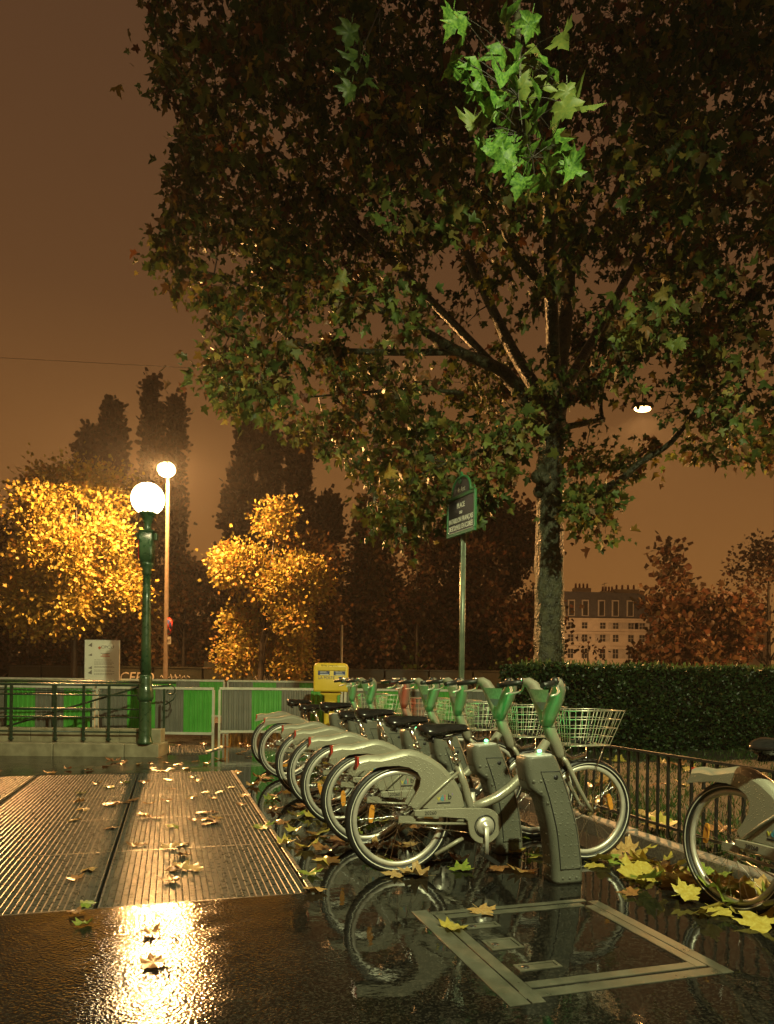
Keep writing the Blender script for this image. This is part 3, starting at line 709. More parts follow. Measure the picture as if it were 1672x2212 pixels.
# ------------------------------------------------------------------ low fence and hedge
fe = thing('garden_fence', 'low black iron fence of upright bars along the granite kerb', 'fence', W(3.26, 0), UT)
fm = MB().box(-.008, .008, -.008, .008, .10, .66).mesh('bar')
for i in range(112):
    o = obj('bar', fm, M['fence'], fe, (random.uniform(-.002, .002), .2 + i*.112, 0)); o.rotation_euler.x = random.uniform(-.008, .008)
MB().box(-.016, .016, -.2, 12.9, .655, .672).build('top_rail', M['fence'], fe); MB().box(-.007, .007, -.2, 12.9, .165, .185).build('bottom_rail', M['fence'], fe)
def make_hedge():
    t = thing('clipped_hedge', 'long clipped dark green hedge behind the garden fence', 'hedge', W(0, 0), UT)
    u0, u1, v0, v1, h = 5.12, 13.0, 9.6, 10.35, 1.40
    MB().box(u0+.10, u1-.1, v0+.10, v1-.1, .06, h-.09).build('core', M['hedge_core'], t)
    n = 42000; area = np.array([(u1-u0)*h, (u1-u0)*(v1-v0), (v1-v0)*h]); k = rng.choice(3, n, p=area/area.sum())
    P = np.empty((n, 3)); r = rng.random((n, 3)); dep = np.abs(rng.normal(0, .05, n)) - .02
    bulge = .09
    P[:, 0] = u0 + r[:, 0]*(u1-u0); P[:, 1] = v0 + r[:, 1]*(v1-v0); P[:, 2] = .08 + r[:, 2]*(h-.08)
    w = lambda x, z: bulge*np.sin(x*2.2 + 1) * np.sin(z*3 + x)
    P[k == 0, 1] = v0 + dep[k == 0] + w(P[k == 0, 0], P[k == 0, 2]); P[k == 1, 2] = h - dep[k == 1]*1.2 + .03*np.sin(P[k == 1, 0]*3.7) - .02; P[k == 2, 0] = u0 + dep[k == 2] + w(P[k == 2, 1], P[k == 2, 2])
    d = rng.normal(size=(n, 3)); d[:, 2] += .6; d[k == 0, 1] -= .8; d[k == 2, 0] -= .8
    leaf_cloud('foliage', P, d, rng.uniform(.035, .075, n), palette(n, [(.012, .030, .010), (.022, .046, .014), (.036, .062, .017), (.065, .058, .019)], [4, 4, 2, .5]), M['hedge'], t, *DIAM, kind='stuff')
    n = 900; P = np.stack([rng.uniform(u0, u1, n), rng.uniform(v0, v1, n), np.full(n, h-.03)], -1); d = rng.normal(0, .35, (n, 3)); d[:, 2] = 1
    leaf_cloud('shoots', P, d, rng.uniform(.07, .16, n), palette(n, [(.07, .12, .03), (.10, .13, .035)], [1, 1]), M['hedge'], t, np.array([(-.12, 0, 0), (.12, 0, 0), (.05, 1, .1), (-.05, 1, .1)]), [(0, 1, 2, 3)], kind='stuff')
make_hedge()
n = 26000
P = np.stack([3.24 + rng.random(n)**1.5*6.5, rng.uniform(1.2, 9.7, n), np.full(n, .06)], -1); P = P[(P[:, 0] < 3.3 + 6*np.clip(P[:, 1]/9, 0.2, 1))]; n = len(P)
P = np.stack([P[:, 0]*UC - P[:, 1]*US, P[:, 0]*US + P[:, 1]*UC, P[:, 2]], -1); d = rng.normal(0, .45, (n, 3)); d[:, 2] = 1
g = leaf_cloud('grass', P, d, rng.uniform(.04, .10, n), palette(n, [(.028, .062, .014), (.042, .082, .018), (.07, .08, .022)], [3, 3, 1]), M['grass'], None, np.array([(-.09, 0, 0), (.09, 0, 0), (0, 1, .15)]), [(0, 1, 2)], kind='stuff')
tag(g, 'short wet grass in the fenced bed', 'grass')

# ------------------------------------------------------------------ fallen leaves
LM = {k: [leaf_mesh(f'fallen_{k}_{q}', 1.0, curl=c, bend=bd, ripple=rp) for q, (c, bd, rp) in enumerate(((.10, .06, .03), (.28, .18, .05), (.5, .3, .07), (-.16, -.12, .05)))] for k in ('brown', 'tan', 'yellow', 'green')}
for k in LM:
    for me in LM[k]: me.materials.append(M['leaf_' + k])
nleaf = 0
def fallen(p, size, colour, label, group, curl=None, tilt=.18):
    global nleaf
    q = random.randrange(4) if curl is None else curl
    o = obj('fallen_leaf', LM[colour][q], None, None, (p[0], p[1], p[2] + .006 + (0 if q == 3 else 0)))
    if q == 3: o.location.z += .07*size
    o.rotation_euler = (random.uniform(-tilt, tilt), random.uniform(-tilt, tilt), random.uniform(0, 6.28)); o.scale = (size,)*3
    u_, v_ = p[0]*UC + p[1]*US, -p[0]*US + p[1]*UC
    pose = ('flat', 'curled', 'folded', 'arched')[q]
    col = {'brown': 'brown', 'tan': 'pale tan', 'yellow': 'yellow', 'green': 'greenish'}[colour]
    if 'gratings' in group and 'front' not in group:
        row = 'bicycle side row' if u_ > -.34 else 'left row'
        pan = ['nearest', 'second', 'third', 'fourth', 'farthest', 'farthest'][min(5, sum(v_ > c for c in (5.05, 6.20, 7.38, 8.25, 9.2)))]
        side = ['left', 'middle', 'right'][int(min(2, max(0, ((u_ + .33 if u_ > -.34 else u_ + 1.44)/1.065)*3)))]
        label = f'{pose} {col} leaf, {side} part of the {pan} grating, {row}'
    elif 'drift' in group:
        place = ['by the hatch', 'in the middle', 'by the front wheel'][min(2, int((v_ - 2.75)/.44))]; edge = 'touching the kerb' if u_ > 2.9 else ('outer edge' if u_ < 2.7 else 'halfway out')
        label = f'{pose} {col} leaf in the kerb drift {place}, {edge}'
    elif 'grass' in group:
        place = 'close behind the fence' if u_ < 3.8 else ('midway to the hedge' if u_ < 5.2 else 'near the hedge'); far_ = 'beyond the nearest bicycle' if v_ < 5 else ('beyond the middle bicycles' if v_ < 7.5 else 'before the hedge end')
        label = f'{pose} {col} leaf on the grass {place}, {far_}'
    elif 'bicycles' in group:
        k_ = min(range(7), key=lambda i_: abs(bike_v[i_] - v_)); place = 'rear wheel' if u_ < 1.75 else ('crank' if u_ < 2.2 else 'front wheel')
        label = f'{pose} {col} leaf on wet ground by the {place} of the {["nearest", "second", "third", "fourth", "fifth", "sixth", "last"][k_]} bicycle'
    elif 'barriers' in group:
        side = 'left' if u_ < -.9 else ('middle' if u_ < .4 else 'right'); dist = 'just past the gratings' if v_ < 10.2 else ('midway to the barriers' if v_ < 11.6 else 'close to the barriers')
        label = f'small {pose} {col} leaf on the wet pavement {dist}, {side} side'
    elif 'docks' in group: label = f'{pose} {col} plane leaf on wet asphalt ' + ('left of' if u_ < 2.0 else 'behind' if v_ > 3.8 else 'in front of') + ' the nearest dock'
    else:
        dist = 'near' if v_ < 5 else ('midway' if v_ < 8 else 'far')
        label = f'{pose} {col} leaf on asphalt between gratings and bicycles, {dist} end' if 'wet asphalt' in group else label + (', right under the lamp glare' if u_ > -.25 else ', by the left edge')
        label = ' '.join(label.split()[:16])
    tag(o, label, 'leaf', group); nleaf += 1
    return o
def z1(x, y): return ((180 + x/2.697)*.8847, (1600 + y/2.697)*.8847)
def z3(x, y): return ((1080 + x/2.654)*.8847, (1600 + y/2.654)*.8847)
G1 = [(150,855,'tan'),(215,875,'green'),(365,845,'green'),(60,915,'green'),(60,970,'tan'),(95,1018,'tan'),(25,1090,'tan'),(225,995,'brown'),(280,985,'brown'),(320,978,'brown'),(380,965,'brown'),(495,985,'tan'),(600,960,'brown'),(465,835,'brown'),(640,830,'tan'),(785,805,'green'),(630,882,'brown'),(820,838,'tan'),(790,943,'tan'),(860,912,'green'),(910,945,'tan'),(980,905,'yellow'),(1030,877,'green'),(1100,935,'tan'),(1115,985,'brown'),(430,1058,'green'),(500,1073,'tan'),(550,1070,'brown'),(660,1128,'green'),(800,1100,'brown'),(850,1120,'brown'),(900,1110,'brown'),(940,1105,'brown'),(860,1080,'brown'),(830,1042,'brown'),(900,1040,'brown'),(940,1072,'tan'),(240,1147,'brown'),(380,1255,'brown'),(440,1250,'brown'),(740,1252,'tan'),(615,1282,'tan'),(690,1328,'brown'),(690,1420,'brown'),(740,1410,'tan'),(770,1425,'tan'),(680,1488,'brown'),(130,1412,'tan'),(20,1490,'brown'),(55,1650,'green'),(45,1710,'brown'),(40,1795,'green'),(540,1848,'brown'),(462,2052,'brown'),(530,757,'brown'),(650,757,'brown'),(730,750,'brown')]
for x, y, c in G1:
    p = ground(*z1(x, y)); zone = 'pavement in front of the gratings' if y > 1600 else 'steel gratings'
    fallen((p.x, p.y, .004), random.uniform(.075, .115), c, f'{ {"brown":"curled brown","tan":"pale tan","green":"greenish","yellow":"yellow"}[c]} plane leaf lying on the {zone}', f'fallen leaves on the {zone}', curl=random.choice((0, 1, 1, 2, 3)))
G2 = [(1350,1247,'yellow'),(1430,1172,'yellow'),(1545,1272,'yellow'),(1620,1190,'yellow'),(1290,1022,'brown'),(1480,1072,'green'),(1100,645,'tan'),(890,720,'brown'),(960,690,'tan'),(1000,605,'brown'),(1620,1550,'tan'),(1060,775,'tan'),(795,702,'brown'),(630,713,'brown'),(700,720,'brown'),(265,700,'brown'),(1240,1130,'green'),(1330,930,'brown'),(1200,860,'tan'),(1540,1440,'green')]
for x, y, c in G2:
    p = ground(*z1(x, y)); fallen((p.x, p.y, .004), random.uniform(.10, .145), c, f'{ {"brown":"brown","tan":"pale tan","green":"greenish","yellow":"yellow"}[c]} plane leaf lying on the wet asphalt near the bicycles', 'fallen leaves on wet asphalt')
for x, y, c in [(530,1420,'tan'),(460,1290,'yellow'),(620,1320,'yellow'),(560,1300,'green'),(80,1390,'green'),(130,1325,'brown'),(20,1780,'yellow'),(1260,1550,'brown'),(230,1650,'tan')]:
    p = ground(*z3(x, y)); fallen((p.x, p.y, .004), random.uniform(.10, .15), c, 'single plane leaf lying on wet asphalt around the docks', 'fallen leaves around the docks')
for i in range(58):                                   # the drift against the kerb at the right
    v = random.uniform(2.75, 4.05); u = 3.05 - abs(random.gauss(0, .22)) - .03
    fallen(W(u, v, .004 + random.random()*.05), random.uniform(.12, .19), random.choice(['yellow', 'yellow', 'tan', 'green', 'yellow']), 'large yellow plane leaf in the drift against the kerb', 'leaf drift against the kerb', tilt=.6)
for i in range(44):                                   # scattered further back
    u, v = random.uniform(-2.5, 1.4), random.uniform(9.2, 13.0)
    if -1.2 > u and v > 10.4: continue
    fallen(W(u, v, .002), random.uniform(.08, .12), random.choice(['brown', 'tan', 'brown']), 'small brown leaf on the wet pavement before the barriers', 'leaves before the barriers')
for i in range(66):
    u, v = random.uniform(.85, 3.0), 3.9 + 5.0*random.random()**1.5
    fallen(W(u, v, .002), random.uniform(.12, .18), random.choice(['brown', 'tan', 'yellow', 'green']), 'plane leaf on the dark wet ground under the bicycle row', 'leaves under the bicycles')
for i in range(48):
    v = random.uniform(2.5, 9.3); u = 3.3 + random.random()**1.3*3.6
    fallen(W(u, v, .11), random.uniform(.13, .2), random.choice(['brown', 'tan', 'yellow', 'tan', 'brown']), 'brown and yellow leaf on the grass behind the fence', 'leaves on the grass bed', tilt=.5)

# ------------------------------------------------------------------ metro entrance: parapet, railing, lamp
RZ = math.radians(1.2)
PX, PY = -3.29, 10.38
pa = thing('stone_parapet', 'low wet limestone parapet of the stairway entrance under the lamp', 'parapet', (PX, PY, 0), RZ)
x = 0.0
for i, w in enumerate((.50, 1.02, .98, 1.1, 1.0, 1.2)):
    MB().box(x - w + .004, x - .004, 0, .50, -.05, .185).build('stone_block', M['stone'], pa, (0, random.uniform(-.003, .003), random.uniform(-.002, .002)), bevel=.012); x -= w
x = -.05
for i, w in enumerate((.62, 1.3, 1.2, 1.4, 1.1)):
    MB().box(x - w + .003, x - .003, .27, .50, .183, .385).build('coping_block', M['stone'], pa, (0, random.uniform(-.003, .003), 0), bevel=.01); x -= w
ra = thing('stair_railing', 'dark green iron railing with five rails on the stone parapet', 'railing', (PX, PY + .16, 0), RZ)
for z, r in ((1.035, .020), (.885, .013), (.68, .012), (.56, .011), (.345, .012)):
    MB().tube([(-.30, 0, z), (-5.6, 0, z)], r, 8).build('rail', M['iron_dark'], ra)
for xx in (-.785, -1.15, -1.56, -2.2, -2.8, -3.4, -4.0):
    p = MB().box(xx-.017, xx+.017, -.017, .017, .26, 1.03).build('post', M['iron_dark'], ra)
    MB().loft([rr_section(xx-.017, xx+.017, -.017, .017, .26, .004), rr_section(xx-.034, xx+.034, -.034, .034, .235, .008), rr_section(xx-.008, xx+.008, -.008, .008, .20, .003)]).build('post_foot', M['iron_dark'], p)
r2 = thing('stair_railing', 'second dark green iron railing on the far side of the stairway', 'railing', (PX, PY + 1.15, 0), RZ)
for z, r in ((1.07, .018), (.93, .011), (.62, .011)):
    MB().tube([(-.1, 0, z), (-5.6, 0, z)], r, 8).build('rail', M['iron_dark'], r2)
for xx in (-.62, -1.35, -2.05, -2.8, -3.5): MB().box(xx-.013, xx+.013, -.013, .013, .0, 1.06).build('post', M['iron_dark'], r2)
h = thing('stair_handrail', 'sloping iron handrail with curled end beside the lamp post', 'handrail', (PX, PY + .55, 0), RZ)
MB().tube([(-.02, 0, 1.03), (-.5, 0, 1.0), (-.75, 0, .92), (-1.85, 0, .58), (-3.2, 0, .15), (-4.0, 0, -.1)], .016, 8).build('rail', M['iron_dark'], h)
cu = [(-.02 + .11*math.cos(a)*(1 - .06*k), 0, .95 + .10*math.sin(a)*(1 - .06*k)) for k, a in enumerate(np.linspace(1.7, -4.0, 14))]
MB().tube([(-.08, 0, .74), (.04, 0, .82), (.085, 0, .92)] , .010, 8).build('scroll_stem', M['iron_dark'], h); MB().tube(cu, .010, 8).build('scroll', M['iron_dark'], h)
for xx in (-.1, -1.2): MB().box(xx-.013, xx+.013, -.013, .013, -.05, .98 if xx > -1 else .76).build('post', M['iron_dark'], h)

lp = thing('metro_lamp_post', 'green fluted cast iron lamp post with lit white globe beside the railing', 'lamp post', at(313, 1607, 10.43), 0); lp.location.z = .185
hz = lambda py: at(313, py, 10.43).z - .185
b = MB(); b.lathe([(.115, 0), (.118, .03), (.108, .05), (.100, .08), (.092, .12), (.088, .60), (.090, hz(1515))], 24, flute=.05); b.build('base', M['iron'], lp)
MB().lathe([(.092, hz(1515)), (.112, hz(1510)), (.118, hz(1503)), (.108, hz(1496)), (.112, hz(1492)), (.095, hz(1486)), (.088, hz(1478)), (.092, hz(1466)), (.080, hz(1458))], 24).build('collar', M['iron'], lp)
MB().lathe([(.078, hz(1458)), (.073, hz(1400)), (.062, hz(1300)), (.055, hz(1244))], 24, flute=.09).build('shaft', M['iron'], lp)
MB().lathe([(.055, hz(1244)), (.070, hz(1238)), (.060, hz(1232)), (.085, hz(1224)), (.098, hz(1218)), (.080, hz(1214))], 24).build('capital', M['iron'], lp)
z0, z1_ = hz(1215), hz(1150)
sb = MB().loft([rr_section(-.085, .085, -.085, .085, z0, .02), rr_section(-.092, .092, -.092, .092, z0+.10, .02), rr_section(-.10, .10, -.10, .10, z1_, .02)]).build('sign_box', M['iron'], lp)
MB().box(-.112, -.1015, -.07, .07, z0+.05, z1_-.12).build('sign_face', M['red'], sb)
MB().box(-.118, .118, -.105, .105, z1_+.001, z1_+.018).build('cornice', M['iron'], sb, bevel=.006)
for s in (-1, 1): MB().box(s*.126-.022, s*.126+.022, -.05, .05, z1_-.12, z1_-.02).build('bracket', M['iron'], sb, bevel=.008)
MB().lathe([(.065, z1_+.018), (.055, z1_+.05), (.058, z1_+.12), (.085, hz(1118)), (.128, hz(1110)), (.135, hz(1104)), (.09, hz(1100))], 20, flute=.08).build('neck', M['iron'], lp)
zc = hz(1078)
gl = MB().sphere((0, 0, zc), .235, 28, 18).build('globe', M['globe'], lp)
MB().tube([(.0, -.239*math.cos(a), zc + .239*math.sin(a)) for a in np.linspace(-.9, 1.57, 14)], .006, 6).build('globe_rib', M['iron'], gl)
lp.rotation_euler.z = .04
lamp('globe_light', 'POINT', tuple(lp.location + Vector((0, 0, zc))), 560, (1.0, .77, .42), .262)

# ------------------------------------------------------------------ barriers
def make_barrier(name, label, x0, Y0, x1, Y1, zb, zt, colours, group, feet=True, ribs=6, frame='galv', ft=.022):
    a = Vector((x0, Y0, 0)); d = Vector((x1, Y1, 0)) - a; L = d.length
    t = thing(name, label, 'barrier', a, math.atan2(d.y, d.x), group)
    n = len(colours); sw = (L - .06)/n
    for i, cname in enumerate(colours):
        b = MB(); xs = .03 + i*sw; rw = sw/ribs; poly = []
        for k in range(ribs):
            q = xs + k*rw; poly += [(q, 0), (q + rw*.14, -.018), (q + rw*.36, -.018), (q + rw*.5, 0)]
        poly.append((xs + sw, 0))
        vs = [(x, y, z) for z in (zb + .02, zt - .02) for x, y in poly]; m = len(poly)
        b.add(vs, [(k, k+1, m+k+1, m+k) for k in range(m-1)])
        b.add([(x, y + .004, z) for x, y, z in vs], [(k+1, k, m+k, m+k+1) for k in range(m-1)])
        b.build('sheet', M['sheet_' + cname], t)
    for z in (zb, zt): MB().box(0, L, -ft, ft*.7, z - .02, z + .02).build('frame_rail', M[frame], t)
    for x in (0, L): MB().box(x - .018, x + .018, -ft, ft*.7, .015, zt - .021).build('frame_post', M[frame], t)
    if feet:
        for x in (.02, L - .02): MB().box(x - .04, x + .04, -.24, .24, 0.003, .015).build('foot', M[frame], t); 
    return t
gf = 'green and grey barriers, front row'
xA0, xA1 = at(207, 1540, 11.45).x, at(462, 1540, 11.45).x
make_barrier('site_barrier', 'striped sheet barrier standing between the lamp post and the gap', xA0, 11.5, xA1, 11.42, .27, .985, ['grey', 'green', 'grey', 'green'], gf)
make_barrier('site_barrier', 'striped sheet barrier seen through the stair railing', at(-60, 1540, 11.5).x, 11.62, at(200, 1540, 11.5).x, 11.55, .27, .985, ['grey', 'green', 'grey', 'green'], gf)
make_barrier('site_barrier', 'striped sheet barrier right of the gap behind the last bicycles', at(474, 1540, 11.9).x, 11.9, at(737, 1540, 12.2).x, 12.25, .27, .985, ['grey', 'green', 'grey', 'green'], gf)
make_barrier('site_barrier', 'striped sheet barrier behind the wire baskets right of the letter box', at(745, 1540, 12.4).x, 12.4, at(1000, 1540, 12.9).x, 12.9, .27, .985, ['grey', 'green', 'grey', 'green'], gf)
make_barrier('site_barrier', 'striped sheet barrier partly behind the sign post and handlebars', at(1006, 1540, 13).x, 13.0, at(1235, 1540, 13.4).x, 13.5, .27, .985, ['grey', 'green', 'grey', 'green'], gf)
gb = 'green and grey barriers, back row'
xs = [-40, 225, 490, 755, 1010]
wh = ['at the left edge under the notice', 'behind the lamp post', 'behind the letter box', 'behind the middle of the bicycle row']
for i in range(4):
    make_barrier('site_barrier', f'white framed striped barrier of the back row, {wh[i]}', at(xs[i], 1500, 15.2).x, 15.1 + .1*i, at(xs[i+1] - 6, 1500, 15.3).x, 15.2 + .1*i, .35, 1.10, ['grey', 'green', 'grey', 'green', 'grey', 'green'][i % 2:][:5], gb, ribs=6, ft=.03)

# notice board
nb = thing('notice_board', 'framed white works notice above the barrier at the left', 'notice', at(220, 1466, 14.9), .0)
w_, h_ = .68, .80
nb.location.z = 0; zb_ = 1.10
MB().box(-w_/2, w_/2, 0, .03, zb_, zb_+h_).build('panel', M['poster'], nb)
for a in ((-w_/2-.02, w_/2+.02, zb_-.02, zb_), (-w_/2-.02, w_/2+.02, zb_+h_, zb_+h_+.02), (-w_/2-.02, -w_/2, zb_, zb_+h_), (w_/2, w_/2+.02, zb_, zb_+h_)):
    MB().box(a[0], a[1], -.008, .035, a[2]+.0005, a[3]-.0005).build('frame', M['white'], nb)
for s in (-1, 1): MB().box(s*.25-.02, s*.25+.02, .031, .06, 0, zb_+.5).build('leg', M['galv'], nb)
lettering('CPCU', .085, M['print_grey'], nb, -.03, -.0035, zb_+h_-.155, sx=1.25)
b = MB(); b.prism([(-.07, .655), (-.035, .69), (-.0, .655), (-.035, .62)], -.003, .0); b.build('emblem', M['print_red'], nb, (-.02, 0, zb_))
b = MB()
for z, a, c in ((.535, -.03, .16),): b.prism([(a, z), (c, z), (c, z+.012), (a, z+.012)], -.0025, .0)
b.build('print', M['print_grey'], nb, (0, 0, zb_))
b = MB()
for z, a, c in ((.505, 0, .13), (.475, -.03, .16)): b.prism([(a, z), (c, z), (c, z+.014), (a, z+.014)], -.0025, .0)
b.build('print', M['print_red'], nb, (0, 0, zb_))
b = MB()
for i, z in enumerate((.40, .36, .335, .31, .265, .245, .19, .165, .12, .095)):
    q = -.16
    while q < .22 + .03*((i*7) % 3 - 1):
        wd = random.uniform(.02, .055); b.prism([(q, z), (q+wd, z), (q+wd, z+.008), (q, z+.008)], -.0025, .0); q += wd + .009
b.build('print', M['print_grey'], nb, (0, 0, zb_))
for z, s in ((.70, .07), (.50, .04), (.23, .05), (.13, .075)): MB().prism([(-.29, z), (-.21, z+s*.9), (-.21, z-s*.4)], -.0025, 0).build('print_wedge', M['print_grey'], nb, (0, 0, zb_))

# ------------------------------------------------------------------ letter box
mb = thing('letter_box', 'yellow post letter box on a pedestal behind the far bicycles', 'letter box', (at(715, 1470, 11.0).x, 11.0, 0), math.radians(4))
bw, zb_, zt_ = .262, .97, 1.405
MB().loft([rr_section(-bw, bw, -.16, .16, z, .03, 3) for z in (zb_, zb_+.03, zt_-.06)] + [rr_section(-bw+.02, bw-.02, -.15, .15, zt_-.02, .03, 3), rr_section(-bw+.06, bw-.06, -.12, .12, zt_, .03, 3)]).build('body', M['yellow'], mb)
MB().loft([rr_section(-.14, .14, -.10, .10, zb_-.0005, .02, 3), rr_section(-.17, .17, -.12, .12, zb_-.03, .02, 3), rr_section(-.10, .10, -.09, .09, zb_-.06, .02, 3), rr_section(-.10, .10, -.09, .09, .12, .02, 3), rr_section(-.15, .15, -.13, .13, .06, .02, 3), rr_section(-.15, .15, -.13, .13, 0, .02, 3)]).build('pedestal', M['yellow'], mb)
MB().box(-.07, .07, -.098, -.089, .45, .82).build('pedestal_panel', M['yellow'], mb, bevel=.004)
MB().box(-.20, .225, -.175, -.159, zt_-.115, zt_-.055).build('slot_hood', M['yellow'], mb, bevel=.006)
for x0, x1 in ((-.195, -.02), (.04, .215)):
    p = MB().box(x0, x1, -.166, -.159, zt_-.185, zt_-.125).build('collection_plate', M['blue'], mb)
    MB().box(x0+.03, x1-.012, -.168, -.1665, zt_-.183, zt_-.172).build('plate_print', M['white'], p)
    MB().box(x0+.03, x1-.05, -.168, -.1665, zt_-.140, zt_-.134).build('plate_print', M['white'], p)
    MB().box(x0+.03, x1-.03, -.168, -.1665, zt_-.155, zt_-.150).build('plate_print', M['white'], p)
lettering('LA POSTE', .062, M['blue'], mb, -.19, -.1615, zt_-.245, sx=.92)
MB().prism([(.105, zt_-.21), (.20, zt_-.205), (.15, zt_-.228), (.19, zt_-.224), (.10, zt_-.252), (.13, zt_-.232)], -.1625, -.159).build('bird_emblem', M['blue'], mb)
b = MB()
for pts in ([(-.14, .33), (-.11, .25), (-.08, .33), (-.15, .335)], [(-.07, .33), (-.05, .25), (-.03, .33), (-.05, .29)], [(-.02, .33), (.03, .33), (-.01, .26), (.05, .25)], [(.06, .33), (.06, .26)], [(.08, .33), (.11, .29), (.07, .28), (.13, .24)]):
    b.tube([(x, -.162, z - .365 + zt_ - zb_*0 - .0) for x, z in pts], .0035, 4, False)
b.build('scrawl', M['black_print'], mb, (0, 0, .0))

# ------------------------------------------------------------------ street name sign
sg = thing('street_sign', 'dark enamel street name sign in a green frame on a tall post', 'street sign', (at(997, 1470, 9.0).x, 9.0, 0), 0)
MB().tube([(0, .0, 0), (.0, .0, at(1000, 1040, 9).z - .25)], .037, 14).build('post', M['post'], sg)
for q in (-.022, .022): MB().box(q-.004, q+.004, -.042, -.034, .2, 2.9).build('post_channel', M['post'], sg)
pl = bpy.data.objects.new('plate', None); C.objects.link(pl); pl.parent = sg; pl.rotation_euler.z = math.radians(-64)
zb_ = at(995, 1150, 8.9).z; hw = .315; hh = .455
pl.location = (-.03, -.05, zb_)
MB().box(-hw, hw, -.012, .0, .0, hh).build('enamel', M['navy'], pl)
for a in ((-hw-.012, hw+.012, -.02, .022), (-hw-.012, hw+.012, hh-.01, hh+.03)): MB().box(a[0], a[1], -.024, .012, a[2], a[3]).build('frame', M['sign_green'], pl, bevel=.004)
for s in (-1, 1): MB().box(s*hw-.016, s*hw+.016, -.022, .012, .0225, hh-.0105).build('frame', M['sign_green'], pl, bevel=.004)
arch = [(-.215*math.cos(a)**.8 if math.cos(a) > 0 else .215*abs(math.cos(a))**.8, hh + .03 + .215*math.sin(a)**.9) for a in np.linspace(0.0, PI, 17)]
MB().prism([(x*.95, z) for x, z in arch], -.010, .0).build('arch_enamel', M['navy'], pl)
MB().tube([(x, -.008, z) for x, z in arch], .017, 8).build('arch_frame', M['sign_green'], pl)
MB().prism([(-.035, hh+.235), (.035, hh+.235), (.02, hh+.275), (0, hh+.315), (-.02, hh+.275)], -.02, .01).build('finial', M['sign_green'], pl, bevel=.004)
MB().tube([(-.02 + .03*math.cos(a)*(1-.03*k), -.02, hh+.19 + .03*math.sin(a)*(1-.03*k)) for k, a in enumerate(np.linspace(1.5, -4.5, 16))], .006, 5).build('scroll', M['sign_green'], pl)
for s in (-1, 1): MB().torus(.026, .008, (s*(hw-.002), -.026, hh+.045), 16, 6).build('scroll', M['sign_green'], pl)
for sx_, sz_ in ((-1, .03), (1, .03), (1, hh-.02), (-1, hh-.02)): MB().sphere((sx_*(hw-.03), -.014, sz_ + (.015 if sz_ < .1 else -.03)), .010, 8, 6).build('screw', M['chrome'], pl)
for s_, z, sz, sx_ in (('PLACE', .322, .088, .72), ('DU', .245, .050, .9), ('BATAILLON FRANÇAIS', .145, .088, .63), ("DE L'O.N.U. EN CORÉE", .055, .088, .63)):
    lettering(s_, sz, M['white'], pl, 0, -.0135, z, align='CENTER', sx=sx_, bold=.0012)
lettering('4e Arrt', .095, M['white'], pl, 0, -.0115, hh+.062, align='CENTER', sx=.62, shear=.25)
MB().box(-.29, .29, -.0135, -.0120, .028, .033).build('white_line', M['white'], pl)

# ------------------------------------------------------------------ street lamps
sl = thing('street_lamp', 'tall orange street lamp on a slim mast behind the metro lamp', 'street lamp', (at(358, 1440, 25).x, 25, 0), 0)
zt = at(362, 1015, 25).z
MB().lathe([(.11, 0), (.10, .9), (.085, 1.0), (.06, zt - .25), (.05, zt)], 14).build('mast', M['pole'], sl)
hd = MB().loft([rr_section(-.16, .16, -.42, .16, zt + .02, .06), rr_section(-.17, .17, -.46, .18, zt + .08, .07), rr_section(-.10, .10, -.36, .10, zt + .17, .05)]).build('lantern', M['pole'], sl)
MB().sphere((0, -.20, zt - .05), .30, 18, 12, (1, 1, .85)).build('lens', M['lens'], hd)
ns = bpy.data.objects.new('no_stopping_sign', None); C.objects.link(ns); ns.parent = sl
zs_ = at(363, 1353, 24.9).z
def disc(r, y0, y1): return MB().loft([[(r*math.cos(2*PI*k/28)*1.0, y, r*math.sin(2*PI*k/28)) for k in range(28)] for y in (y0, y1)])
ns.location = (.13, -.10, zs_); ns.rotation_euler.z = math.radians(-50)
disc(.30, 0, -.015).build('sign_rim', M['red'], ns); disc(.235, -.016, -.020).build('sign_face', M['blue'], ns)
for s in (-1, 1):
    o = MB().box(-.24, .24, -.026, -.0205, -.028, .028).build('sign_bar', M['red'], ns); o.rotation_euler.y = s*PI/4; o.location.y = -.001 if s > 0 else -.0065
MB().box(-.20, .20, -.02, -.005, -.62, -.36).build('panel', M['white'], ns); lettering('DÉBUT', .10, M['black_print'], ns, -.16, -.022, -.52)
lamp('street_lamp_light', 'SPOT', (sl.location.x, 24.38, zt - .04), 15000, SODIUM, .16, aim=(0, 0, -1), cone=179.5, blend=.04)
nx = copy_tree(sl); nx.location = (21.5, 25.5, 0); nx['label'] = 'next street lamp of the row, beyond the right edge'; nx['group'] = 'street lamps of the quay road'; sl['group'] = 'street lamps of the quay road'
lamp('street_lamp_light', 'SPOT', (21.5, 25.3, zt - .34), 11000, SODIUM, .16, aim=(0, 0, -1), cone=172, blend=.12)
sl2 = thing('street_lamp', 'lit street lantern seen through the right side of the big tree', 'street lamp', (at(1388, 884, 19).x + 1.93, 19.5, 0), 0)
zt = at(1388, 884, 19).z
MB().tube([(-44, -.5, zt + 3.4), (-20, -.5, zt + 1.2), (-1.93, -.5, zt + .45), (6, -.5, zt + .75), (14, -.5, zt + 1.6)], .006, 5).build('span_wire', M['pole'], sl2)
MB().tube([(-1.93, -.5, zt + .45), (-1.93, -.5, zt + .17)], .02, 6).build('hanger', M['pole'], sl2)
hd = MB().loft([rr_section(-2.21, -1.65, -.63, -.37, zt + .05, .06), rr_section(-2.17, -1.69, -.61, -.39, zt + .15, .06)]).build('lantern', M['pole'], sl2)
